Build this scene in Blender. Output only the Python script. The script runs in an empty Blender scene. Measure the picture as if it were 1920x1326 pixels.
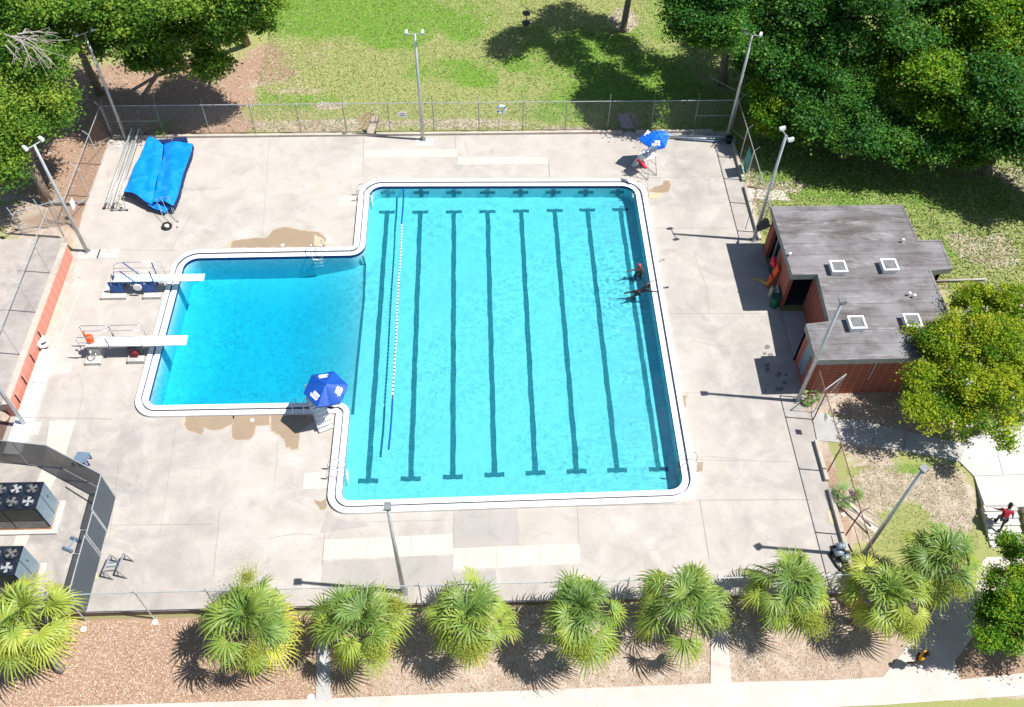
import bpy, bmesh, math, random
import numpy as np
from mathutils import Vector, Matrix, Euler
from mathutils.geometry import tessellate_polygon
R = math.radians
random.seed(7)
scn = bpy.context.scene
COL = scn.collection
FAR = 400.0

# ------------------------------------------------------------------ camera
CH = 40.8
FPX = 1725.69
def _rot(yaw, pitch, roll):
    c, s = math.cos, math.sin
    Rx = np.array([[1,0,0],[0,c(pitch),-s(pitch)],[0,s(pitch),c(pitch)]])
    Rz = np.array([[c(yaw),-s(yaw),0],[s(yaw),c(yaw),0],[0,0,1]])
    Rr = np.array([[c(roll),-s(roll),0],[s(roll),c(roll),0],[0,0,1]])
    return Rz@Rx@Rr
CM = _rot(-0.05130451, 0.66162061, 0.0227554)
cam = bpy.data.cameras.new('camera'); cam.sensor_width = 36; cam.lens = FPX/1920*36
cam.clip_start = 0.5; cam.clip_end = 1000
camo = bpy.data.objects.new('camera', cam); COL.objects.link(camo)
m4 = Matrix([list(CM[i])+[0] for i in range(3)]+[[0,0,0,1]]); m4.translation = (0,0,CH)
camo.matrix_world = m4; scn.camera = camo
def P(px, py, z=0.0):
    d = CM@np.array([(px-960)/FPX, -(py-663)/FPX, -1.0])
    t = (z-CH)/d[2]
    return Vector((d[0]*t, d[1]*t, z))

# ------------------------------------------------------------------ light
SUN_AZ = Vector((4.96,-0.62,0)).normalized(); SUN_EL = R(58.6)
sv = Vector((SUN_AZ.x*math.cos(SUN_EL), SUN_AZ.y*math.cos(SUN_EL), math.sin(SUN_EL)))
sl = bpy.data.lights.new('sun','SUN'); sl.energy = 5.0; sl.angle = R(0.5); sl.color = (1.0,0.972,0.925)
so = bpy.data.objects.new('sun', sl); COL.objects.link(so)
so.rotation_euler = sv.to_track_quat('Z','Y').to_euler()
w = bpy.data.worlds.new('World'); scn.world = w; w.use_nodes = True
nt = w.node_tree; nt.nodes.clear()
sk = nt.nodes.new('ShaderNodeTexSky'); sk.sky_type = 'NISHITA'; sk.sun_disc = False
sk.sun_elevation = SUN_EL; sk.sun_rotation = math.atan2(sv.x, sv.y)
sk.air_density = 1.0; sk.dust_density = 0.6; sk.ozone_density = 1.0
bg = nt.nodes.new('ShaderNodeBackground'); bg.inputs[1].default_value = 0.075
ow = nt.nodes.new('ShaderNodeOutputWorld')
nt.links.new(sk.outputs[0], bg.inputs[0]); nt.links.new(bg.outputs[0], ow.inputs[0])
vs = scn.view_settings; vs.view_transform = 'Standard'; vs.look = 'None'; vs.gamma = 1; vs.exposure = 0.56
vs.use_curve_mapping = False
scn.cycles.transparent_max_bounces = 16
scn.cycles.max_bounces = 8

# ------------------------------------------------------------------ materials
class NT:
    def __init__(s, name):
        s.m = bpy.data.materials.new(name); s.m.use_nodes = True
        s.t = s.m.node_tree; s.t.nodes.clear()
        s.out = s.n('ShaderNodeOutputMaterial')
        s._oc = None
    def n(s, typ, **kw):
        nd = s.t.nodes.new(typ)
        for k, v in kw.items(): setattr(nd, k, v)
        return nd
    def l(s, a, b): s.t.links.new(a, b)
    def set(s, inp, v):
        if isinstance(v, bpy.types.NodeSocket): s.l(v, inp)
        elif isinstance(v, tuple) and len(v) == 3 and inp.type == 'RGBA': inp.default_value = v+(1,)
        else: inp.default_value = v
    def oc(s):
        if not s._oc: s._oc = s.n('ShaderNodeNewGeometry').outputs['Position']
        return s._oc
    def loc(s): return s.n('ShaderNodeTexCoord').outputs['Object']
    def noise(s, scale, detail=4, rough=.55, vec=None, dist=0):
        nd = s.n('ShaderNodeTexNoise'); s.l(vec or s.oc(), nd.inputs['Vector'])
        nd.inputs['Scale'].default_value = scale; nd.inputs['Detail'].default_value = detail
        nd.inputs['Roughness'].default_value = rough; nd.inputs['Distortion'].default_value = dist
        return nd.outputs['Fac']
    def ramp(s, fac, stops, mode='LINEAR'):
        nd = s.n('ShaderNodeValToRGB'); s.l(fac, nd.inputs[0]); cr = nd.color_ramp; cr.interpolation = mode
        while len(cr.elements) < len(stops): cr.elements.new(.5)
        for e, (p, c) in zip(cr.elements, stops):
            e.position = p; e.color = (c,c,c,1) if isinstance(c,(int,float)) else tuple(c)+(1,)
        return nd.outputs[0]
    def mix(s, f, a, b, bt='MIX'):
        nd = s.n('ShaderNodeMix', data_type='RGBA', blend_type=bt)
        s.set(nd.inputs[0], f); s.set(nd.inputs[6], a); s.set(nd.inputs[7], b)
        return nd.outputs[2]
    def math(s, op, a, b=0.0, c=0.0):
        nd = s.n('ShaderNodeMath', operation=op)
        s.set(nd.inputs[0], a); s.set(nd.inputs[1], b)
        if op in ('MULTIPLY_ADD','SMOOTH_MIN','WRAP'): s.set(nd.inputs[2], c)
        return nd.outputs[0]
    def xyz(s, vec=None):
        nd = s.n('ShaderNodeSeparateXYZ'); s.l(vec or s.oc(), nd.inputs[0]); return nd.outputs
    def comb(s, x, y, z):
        nd = s.n('ShaderNodeCombineXYZ')
        for i, v in enumerate((x,y,z)): s.set(nd.inputs[i], v)
        return nd.outputs[0]
    def attr(s, name):
        return s.n('ShaderNodeAttribute', attribute_name=name).outputs['Fac']
    def mapr(s, v, a, b, c=0., d=1.):
        nd = s.n('ShaderNodeMapRange'); s.set(nd.inputs[0], v)
        for i, q in enumerate((a,b,c,d)): nd.inputs[i+1].default_value = q
        return nd.outputs[0]
    def bump(s, h, st=.3, dist=.02):
        nd = s.n('ShaderNodeBump'); s.set(nd.inputs['Height'], h)
        nd.inputs['Strength'].default_value = st; nd.inputs['Distance'].default_value = dist
        return nd.outputs[0]
    def pbr(s, col, rough=.6, metal=0., nrm=None, spec=.4, out=True):
        b = s.n('ShaderNodeBsdfPrincipled'); s.set(b.inputs['Base Color'], col)
        s.set(b.inputs['Roughness'], rough); b.inputs['Metallic'].default_value = metal
        b.inputs['Specular IOR Level'].default_value = spec
        if nrm: s.l(nrm, b.inputs['Normal'])
        if out: s.l(b.outputs[0], s.out.inputs[0])
        return b.outputs[0]
M = {}
def simple(name, col, rough=.55, metal=0., var=.18, scale=3., spec=.4, fine=25.):
    t = NT(name); f = t.noise(scale, 5); g = t.noise(fine, 3)
    k = t.math('ADD', t.mapr(f,.3,.7,1-var,1+var), t.mapr(g,.3,.7,-var*.4,var*.4))
    c = t.n('ShaderNodeVectorMath', operation='SCALE'); c.inputs[0].default_value = col; t.l(k, c.inputs['Scale'])
    t.pbr(c.outputs[0], rough, metal, t.bump(g,.15,.01), spec); M[name] = t.m; return t.m

def concrete(name, base, dark, light, sc=1., rough=.85):
    t = NT(name); v = t.oc()
    big = t.noise(.13*sc, 6, .6, dist=.8); med = t.noise(.7*sc, 7, .62, dist=.5); fine = t.noise(14, 5, .7); mic = t.noise(60, 2, .6)
    st = t.noise(.32*sc, 8, .7, dist=1.6)
    c = t.mix(t.ramp(big, [(.32,0.),(.68,1.)]), dark, base)
    c = t.mix(t.ramp(med, [(.38,0.),(.72,.75)]), c, light)
    c = t.mix(t.ramp(st, [(.56,0.),(.72,.55)]), c, tuple(x*.72 for x in dark))
    c = t.mix(t.math('MULTIPLY', t.ramp(fine, [(.3,1.),(.7,0.)]), .3), c, tuple(x*.7 for x in dark))
    c = t.mix(t.ramp(mic, [(.62,0.),(.8,.35)]), c, tuple(x*.5 for x in dark))
    if name == 'deck':
        x = t.xyz(); cx = t.math('FLOOR', t.math('DIVIDE', t.math('ADD', x[0], 1.2), 5.9)); cy = t.math('FLOOR', t.math('DIVIDE', t.math('ADD', x[1], .6), 4.85))
        wn = t.n('ShaderNodeTexWhiteNoise'); t.l(t.comb(cx, cy, 0.), wn.inputs['Vector'])
        c = t.mix(t.math('MULTIPLY', wn.outputs['Value'], .30), c, (.41,.37,.325))
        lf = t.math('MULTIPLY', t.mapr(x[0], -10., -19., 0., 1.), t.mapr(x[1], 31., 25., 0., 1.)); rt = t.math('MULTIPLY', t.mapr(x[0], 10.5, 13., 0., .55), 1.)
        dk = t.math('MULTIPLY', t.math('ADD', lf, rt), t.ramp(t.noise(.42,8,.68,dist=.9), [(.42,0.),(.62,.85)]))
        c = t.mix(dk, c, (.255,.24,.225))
        stn = t.ramp(t.noise(.9,9,.75,dist=.4), [(.58,0.),(.70,.45)]); c = t.mix(stn, c, (.33,.29,.25))
        spk = t.n('ShaderNodeTexVoronoi'); t.l(v, spk.inputs['Vector']); spk.inputs['Scale'].default_value = 1.6
        c = t.mix(t.ramp(spk.outputs['Distance'], [(.03,.6),(.055,0.)]), c, (.25,.21,.17))
    t.pbr(c, rough, 0, t.bump(fine,.25,.01)); M[name] = t.m; return t

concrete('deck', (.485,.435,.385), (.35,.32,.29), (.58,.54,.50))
concrete('patch', (.56,.505,.44), (.51,.46,.40), (.60,.55,.49), 2)
concrete('sidewalk', (.58,.50,.44), (.46,.40,.36), (.66,.59,.54))
concrete('walk', (.46,.44,.41), (.36,.35,.33), (.54,.52,.50))
concrete('slab', (.56,.54,.50), (.48,.46,.43), (.62,.60,.57))
concrete('terrace', (.44,.38,.34), (.30,.27,.25), (.52,.47,.43), 2.0)
concrete('curb', (.52,.46,.38), (.36,.32,.27), (.58,.53,.47), 3)
concrete('pad', (.56,.54,.50), (.40,.38,.36), (.62,.60,.56), 4)
concrete('white_coping', (.84,.83,.81), (.76,.76,.76), (.88,.88,.87), 2, .5)
concrete('mid_patch', (.40,.365,.33), (.33,.31,.285), (.45,.41,.38), 1)
simple('edge_stain', (.13,.075,.06), .9, 0, .3); simple('joint', (.24,.215,.19), .9); simple('crack', (.27,.24,.21), .9); simple('white_seam', (.7,.66,.62), .9)
# wet puddle sheet
t = NT('puddle'); f = t.noise(.8,4)
t.pbr(t.mix(f, (.36,.27,.18), (.27,.205,.145)), .35, 0, None, .5); M['puddle'] = t.m
t = NT('puddle_pale'); t.pbr((.50,.41,.28), .5); M['puddle_pale'] = t.m
t = NT('puddle_edge'); t.pbr(t.mix(t.noise(2.5,5,.7), (.47,.40,.31), (.40,.335,.26)), .6); M['puddle_edge'] = t.m
simple('damp', (.17,.16,.15), .6)

simple('galv', (.50,.52,.53), .45, .5, .12); simple('galv_dark', (.25,.26,.27), .5, .4); simple('steel', (.62,.63,.64), .25, .8, .08)
simple('rust', (.22,.09,.06), .8); simple('white_paint', (.82,.82,.80), .45, 0, .05); simple('white_plastic', (.84,.84,.83), .4, 0, .04)
simple('pale_blue_board', (.60,.80,.78), .55, 0, .05); simple('blue_metal', (.015,.08,.30), .4, .2, .2)
simple('orange', (.85,.09,.01), .5, 0, .15); simple('red', (.62,.01,.03), .5, 0, .15); simple('dark_red', (.16,.008,.02), .6)
simple('black', (.012,.012,.014), .5, 0, .2); simple('rubber', (.02,.02,.02), .8); simple('dark_grey', (.055,.06,.07), .6, 0, .2)
simple('navy', (.01,.018,.07), .6); simple('bluegrey', (.15,.22,.30), .5, .2, .12); simple('chiller_dark', (.018,.025,.04), .45, .3, .3)
simple('chiller_side', (.24,.33,.40), .4, .3, .1); simple('chiller_grey', (.20,.20,.20), .5, .4, .25); simple('cream', (.62,.52,.40), .7, 0, .12)
simple('green_plastic', (.005,.11,.06), .5); simple('yellow', (.65,.55,.03), .5); simple('tile_blue', (.008,.02,.13), .3); simple('tile_dark', (.02,.022,.05), .35)
simple('wood', (.30,.22,.15), .8); simple('wood_grey', (.30,.28,.26), .8); simple('trunk', (.20,.16,.125), .9, 0, .35, 6); simple('palm_trunk', (.25,.215,.18), .9, 0, .35, 9)
simple('branch', (.34,.31,.28), .9); simple('glass_dark', (.03,.035,.04), .12, 0, .3); simple('teal_tarp', (.02,.30,.27), .6)
simple('stone_dark', (.20,.17,.14), .9, 0, .4, 4)
simple('skin', (.045,.022,.015), .5, 0, .1); simple('hair', (.008,.006,.006), .7); simple('shirt_red', (.28,.006,.02), .8, 0, .1, 8)
simple('shirt_yellow', (.80,.35,.01), .8, 0, .08, 8); simple('swim_black', (.01,.012,.02), .5); simple('cap_red', (.75,.05,.07), .5); simple('skin_swim', (.10,.045,.03), .4)
simple('roof_flash', (.22,.24,.225), .7); simple('flower_pink', (.55,.42,.46), .7, 0, .1); simple('sign_white', (.80,.80,.80), .5, 0, .03)
simple('red_text', (.45,.03,.03), .6); simple('black_text', (.03,.03,.03), .6); simple('pale_blue_text', (.25,.55,.72), .6)
simple('pump_grey', (.28,.34,.38), .45, .3, .2); simple('lens', (.55,.60,.62), .2, 0)

# tarp blues
t = NT('tarp'); f = t.noise(1.3,6,.6,dist=.6); g = t.noise(6,4)
c = t.mix(t.ramp(f,[(.4,0.),(.62,1.)]), (.0,.20,.72), (.01,.27,.80)); c = t.mix(t.ramp(f,[(.60,0.),(.74,.5)]), c, (.15,.48,.85))
t.pbr(c, .38, 0, t.bump(g,.35,.04), .5); M['tarp'] = t.m
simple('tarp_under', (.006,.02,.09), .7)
t = NT('umbrella_blue'); t.pbr(t.mix(t.noise(9,3), (.002,.05,.30), (.004,.08,.40)), .55, 0, t.bump(t.noise(15,3),.2,.02)); M['umbrella_blue'] = t.m
t = NT('umbrella_bright'); t.pbr(t.mix(t.noise(9,3), (.002,.11,.62), (.004,.16,.75)), .5, 0, t.bump(t.noise(9,3),.4,.04)); M['umbrella_bright'] = t.m

def brick(name, c1, c2, mortar, wmort=.012, bw=.4, rh=.085):
    t = NT(name); x = t.xyz(); u = t.math('ADD', x[0], x[1])
    b = t.n('ShaderNodeTexBrick'); b.offset = 0.0; b.squash = 1
    t.l(t.comb(u, x[2], 0.), b.inputs['Vector'])
    b.inputs['Scale'].default_value = 1; b.inputs['Brick Width'].default_value = bw; b.inputs['Row Height'].default_value = rh
    b.inputs['Mortar Size'].default_value = wmort
    b.inputs['Mortar Smooth'].default_value = .3; b.inputs['Bias'].default_value = 0
    n = t.noise(2.2,5); t.set(b.inputs['Color1'], t.mix(n,c1,c2)); t.set(b.inputs['Color2'], t.mix(n,c2,c1)); t.set(b.inputs['Mortar'], mortar)
    c = t.mix(t.ramp(t.noise(1.1,6,.7,dist=1),[(.62,0.),(.78,.35)]), b.outputs['Color'], tuple(min(1,q*1.8) for q in c1))
    t.pbr(c, .85, 0, t.bump(b.outputs['Fac'],-.4,.01)); M[name] = t.m
brick('brick_red', (.33,.065,.035), (.23,.045,.028), (.42,.24,.19), .016, .45, .14)
brick('brick_salmon', (.56,.17,.12), (.46,.13,.09), (.62,.38,.30), .02, .62, .12)

# pool plaster
t = NT('pool_plaster'); f = t.noise(1.4,5); g = t.noise(26,3)
g2 = t.noise(.45,4,.6,dist=.5)
t.pbr(t.mix(t.ramp(g2,[(.4,0.),(.65,.25)]), t.mix(f,(.52,.69,.70),(.62,.79,.80)), (.45,.63,.65)), .7, 0); M['plaster'] = t.m
t = NT('lane_tile'); x = t.xyz()
b = t.n('ShaderNodeTexBrick'); b.offset = 0; t.l(t.comb(x[0],x[1],0.), b.inputs['Vector']); b.inputs['Scale'].default_value = 1
b.inputs['Brick Width'].default_value = .09; b.inputs['Row Height'].default_value = .09; b.inputs['Mortar Size'].default_value = .006
t.set(b.inputs['Color1'],(.03,.15,.19)); t.set(b.inputs['Color2'],(.05,.20,.24)); t.set(b.inputs['Mortar'],(.2,.34,.36))
t.pbr(b.outputs[0], .5); M['lane_tile'] = t.m
t = NT('edge_tile'); x = t.xyz(); u = t.math('FRACT', t.math('DIVIDE', t.math('ADD',x[0],x[1]), .17))
t.pbr(t.mix(t.math('LESS_THAN',u,.14), (.008,.015,.09), (.35,.38,.45)), .3); M['edge_tile'] = t.m

# water : rippled surface, caustic light painted into its tint, over an absorbing body
t = NT('water'); v = t.oc()
def ring(cx, cy, fr, dec):
    d = t.n('ShaderNodeVectorMath', operation='DISTANCE'); t.l(v, d.inputs[0]); d.inputs[1].default_value = (cx,cy,-.06)
    s = t.math('SINE', t.math('MULTIPLY', d.outputs['Value'], fr))
    return t.math('MULTIPLY', s, t.math('POWER', 2.718, t.math('MULTIPLY', d.outputs['Value'], -dec)))
wv = t.noise(2.2,5,.62,dist=.9); wf = t.noise(9,4,.6,dist=.6)
h = t.math('ADD', wv, t.math('MULTIPLY', wf, .35))
h = t.math('ADD', h, t.math('MULTIPLY', ring(9.0,37.8,15,.42), .30)); h = t.math('ADD', h, t.math('MULTIPLY', ring(9.1,36.0,19,.5), .22))
mpw = t.n('ShaderNodeMapping'); t.l(v, mpw.inputs[0]); mpw.inputs['Scale'].default_value = (.5,2.6,1); mpw.inputs['Rotation'].default_value = (0,0,.12)
wb = t.noise(1.5,4,.6,vec=mpw.outputs[0],dist=1.0); h = t.math('ADD', h, t.math('MULTIPLY', t.math('MULTIPLY', t.math('SUBTRACT', wb, .5), 2.2), t.mapr(t.xyz(v)[0], 2., 8., 0., 1.)))
h = t.math('ADD', h, t.math('MULTIPLY', ring(-16.0,35.9,22,1.6), .25))
bmp = t.bump(h, .55, .10)
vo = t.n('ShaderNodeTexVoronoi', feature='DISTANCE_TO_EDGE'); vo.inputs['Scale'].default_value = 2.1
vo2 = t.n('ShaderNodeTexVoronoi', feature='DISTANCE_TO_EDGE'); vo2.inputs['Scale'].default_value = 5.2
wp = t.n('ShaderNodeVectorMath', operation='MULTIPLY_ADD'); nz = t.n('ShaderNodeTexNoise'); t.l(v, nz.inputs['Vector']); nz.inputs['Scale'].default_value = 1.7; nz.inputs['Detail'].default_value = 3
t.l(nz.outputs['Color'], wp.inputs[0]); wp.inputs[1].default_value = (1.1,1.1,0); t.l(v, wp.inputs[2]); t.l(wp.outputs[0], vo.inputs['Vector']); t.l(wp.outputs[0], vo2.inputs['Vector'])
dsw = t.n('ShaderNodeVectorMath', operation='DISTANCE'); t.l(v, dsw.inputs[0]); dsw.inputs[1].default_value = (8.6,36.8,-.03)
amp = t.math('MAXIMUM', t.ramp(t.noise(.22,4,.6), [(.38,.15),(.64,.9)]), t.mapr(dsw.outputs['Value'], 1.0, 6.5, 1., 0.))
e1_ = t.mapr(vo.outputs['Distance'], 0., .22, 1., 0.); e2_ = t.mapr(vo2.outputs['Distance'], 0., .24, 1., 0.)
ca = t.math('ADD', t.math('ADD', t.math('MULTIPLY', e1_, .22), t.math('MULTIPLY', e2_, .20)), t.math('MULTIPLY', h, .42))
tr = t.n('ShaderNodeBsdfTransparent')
caustic_tint = t.mapr(ca, .24, .70, .66, 1.0)
t.l(t.mix(amp, (.84,.84,.84), t.comb(caustic_tint, caustic_tint, caustic_tint)), tr.inputs[0])  # bright caustic lines painted as transmission colour, strongest near the swimmers
gl = t.n('ShaderNodeBsdfGlossy'); gl.inputs['Roughness'].default_value = .04; t.l(bmp, gl.inputs['Normal'])
fr = t.n('ShaderNodeFresnel'); fr.inputs['IOR'].default_value = 1.33; t.l(bmp, fr.inputs['Normal'])
ms = t.n('ShaderNodeMixShader'); t.l(fr.outputs[0], ms.inputs[0]); t.l(tr.outputs[0], ms.inputs[1]); t.l(gl.outputs[0], ms.inputs[2])
t.l(ms.outputs[0], t.out.inputs[0])
va = t.n('ShaderNodeVolumeAbsorption'); va.inputs['Color'].default_value = (.03,.875,.96,1); va.inputs['Density'].default_value = .80
t.l(va.outputs[0], t.out.inputs['Volume']); M['water'] = t.m

# chain link: thin wires in a diamond pattern
def chain(name, col, cell, wire, extra=0.):
    t = NT(name); x = t.xyz(); u = t.math('ADD', x[0], x[1])
    a = t.math('FRACT', t.math('DIVIDE', t.math('ADD',u,x[2]), cell)); b = t.math('FRACT', t.math('DIVIDE', t.math('SUBTRACT',u,x[2]), cell))
    m = t.math('MAXIMUM', t.math('LESS_THAN',a,wire), t.math('LESS_THAN',b,wire))
    if extra: m = t.math('MAXIMUM', m, extra)
    d = t.pbr(col, .6, .2, out=False); tr = t.n('ShaderNodeBsdfTransparent'); ms = t.n('ShaderNodeMixShader')
    t.l(m, ms.inputs[0]); t.l(tr.outputs[0], ms.inputs[1]); t.l(d, ms.inputs[2]); t.l(ms.outputs[0], t.out.inputs[0]); M[name] = t.m
chain('chain_link', (.42,.40,.38), .085, .055); chain('chain_rust', (.30,.15,.12), .085, .06); chain('screen', (.075,.095,.12), .05, .2, .84)

# roof
t = NT('roof'); x = t.xyz(); big = t.noise(.33,8,.65,dist=.2); st = t.n('ShaderNodeMapping'); t.l(t.oc(), st.inputs[0]); st.inputs['Scale'].default_value = (.25,1.3,1)
s2 = t.noise(1.6,9,.68,vec=st.outputs[0],dist=.15); f = t.noise(9,5,.7)
c = t.mix(t.ramp(s2,[(.38,0.),(.60,1.)]), (.085,.068,.064), (.160,.148,.150)); c = t.mix(t.ramp(big,[(.44,0.),(.60,.75)]), c, (.24,.232,.24))
c = t.mix(t.ramp(t.noise(1.3,9,.78,vec=st.outputs[0]),[(.54,0.),(.68,.8)]), c, (.38,.36,.37)); c = t.mix(t.ramp(f,[(.6,0.),(.8,.35)]), c, (.06,.05,.055))
seam = t.math('LESS_THAN', t.math('FRACT', t.math('ADD', t.math('DIVIDE', x[1], .92), t.math('MULTIPLY', t.noise(1.2,2), .08))), .03)
c = t.mix(t.math('MULTIPLY', seam, .85), c, (.05,.045,.05)); t.pbr(c, .75, 0, t.bump(f,.3,.01)); M['roof'] = t.m

# ground
t = NT('ground'); n1 = t.noise(.5,6,.65,dist=.6); n2 = t.noise(3.5,6,.7); n3 = t.noise(17,4,.7); n4 = t.noise(1.4,6,.7,dist=.7); n5 = t.noise(45,3,.7)
lush = t.mix(n3, (.09,.21,.014), (.18,.31,.045)); dry = t.mix(n3, (.19,.23,.065), (.40,.38,.16))
gm = t.math('ADD', t.attr('lush'), t.math('MULTIPLY', t.math('SUBTRACT', n1, .5), 1.6))
gm = t.math('ADD', gm, t.math('MULTIPLY', t.math('SUBTRACT', n2, .5), 1.0))
grass = t.mix(t.ramp(gm,[(.25,0.),(.75,1.)]), dry, lush)
grass = t.mix(t.ramp(n5,[(.5,0.),(.75,.5)]), grass, (.07,.13,.02))
sand = t.mix(t.ramp(n4,[(.35,0.),(.7,1.)]), (.31,.235,.175), (.54,.45,.37)); sand = t.mix(t.ramp(n3,[(.55,0.),(.8,.5)]), sand, (.24,.18,.13))
lit = t.mix(t.ramp(n3,[(.35,0.),(.7,1.)]), (.20,.12,.08), (.46,.32,.22)); lit = t.mix(t.ramp(n5,[(.55,0.),(.72,.8)]), lit, (.60,.46,.35)); lit = t.mix(t.ramp(n4,[(.5,0.),(.8,.6)]), lit, (.45,.33,.26))
def thr(a, k=1.3, lo=.4, hi=.62):
    return t.ramp(t.math('ADD', t.attr(a), t.math('MULTIPLY', t.math('SUBTRACT', t.math('ADD', t.math('MULTIPLY', n4,.6), t.math('MULTIPLY', n2,.4)), .5), k)), [(lo,0.),(hi,1.)])
c = t.mix(thr('sand'), grass, sand); c = t.mix(thr('litter'), c, lit)
t.pbr(c, .95, 0, t.bump(n3,.6,.05), .2); M['ground'] = t.m

def leafmat(name, cols, trans=.35, gl=.35, hue=None):
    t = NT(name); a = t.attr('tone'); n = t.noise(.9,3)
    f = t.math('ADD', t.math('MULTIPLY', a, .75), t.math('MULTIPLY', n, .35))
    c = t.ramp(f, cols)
    b = t.pbr(c, .5, 0, None, gl, out=False)
    tl = t.n('ShaderNodeBsdfTranslucent'); t.l(t.mix(.5, c, (.35,.50,.03), 'MIX'), tl.inputs[0])
    ms = t.n('ShaderNodeMixShader'); ms.inputs[0].default_value = trans
    t.l(b, ms.inputs[1]); t.l(tl.outputs[0], ms.inputs[2]); t.l(ms.outputs[0], t.out.inputs[0]); M[name] = t.m
leafmat('leaf_oak', [(.15,(.018,.065,.014)),(.45,(.055,.15,.020)),(.7,(.125,.25,.026)),(1.,(.30,.38,.05))], .30, .18)
leafmat('leaf_dark', [(.15,(.010,.055,.014)),(.45,(.025,.115,.020)),(.75,(.06,.20,.028)),(1.,(.20,.32,.04))], .28, .18)
leafmat('leaf_bright', [(.15,(.02,.09,.010)),(.45,(.055,.18,.012)),(.72,(.15,.30,.016)),(1.,(.32,.40,.02))], .30, .18)
leafmat('leaf_myrtle', [(.15,(.03,.11,.008)),(.4,(.10,.23,.012)),(.65,(.27,.37,.015)),(1.,(.52,.50,.03))], .36, .18)
leafmat('leaf_palm', [(.08,(.06,.13,.040)),(.36,(.15,.25,.050)),(.60,(.31,.38,.055)),(.84,(.54,.52,.09)),(1.,(.60,.33,.08))], .22, .4)
leafmat('palm_fluff', [(.1,(.24,.30,.04)),(1.,(.48,.50,.10))], .4, .2)
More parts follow.
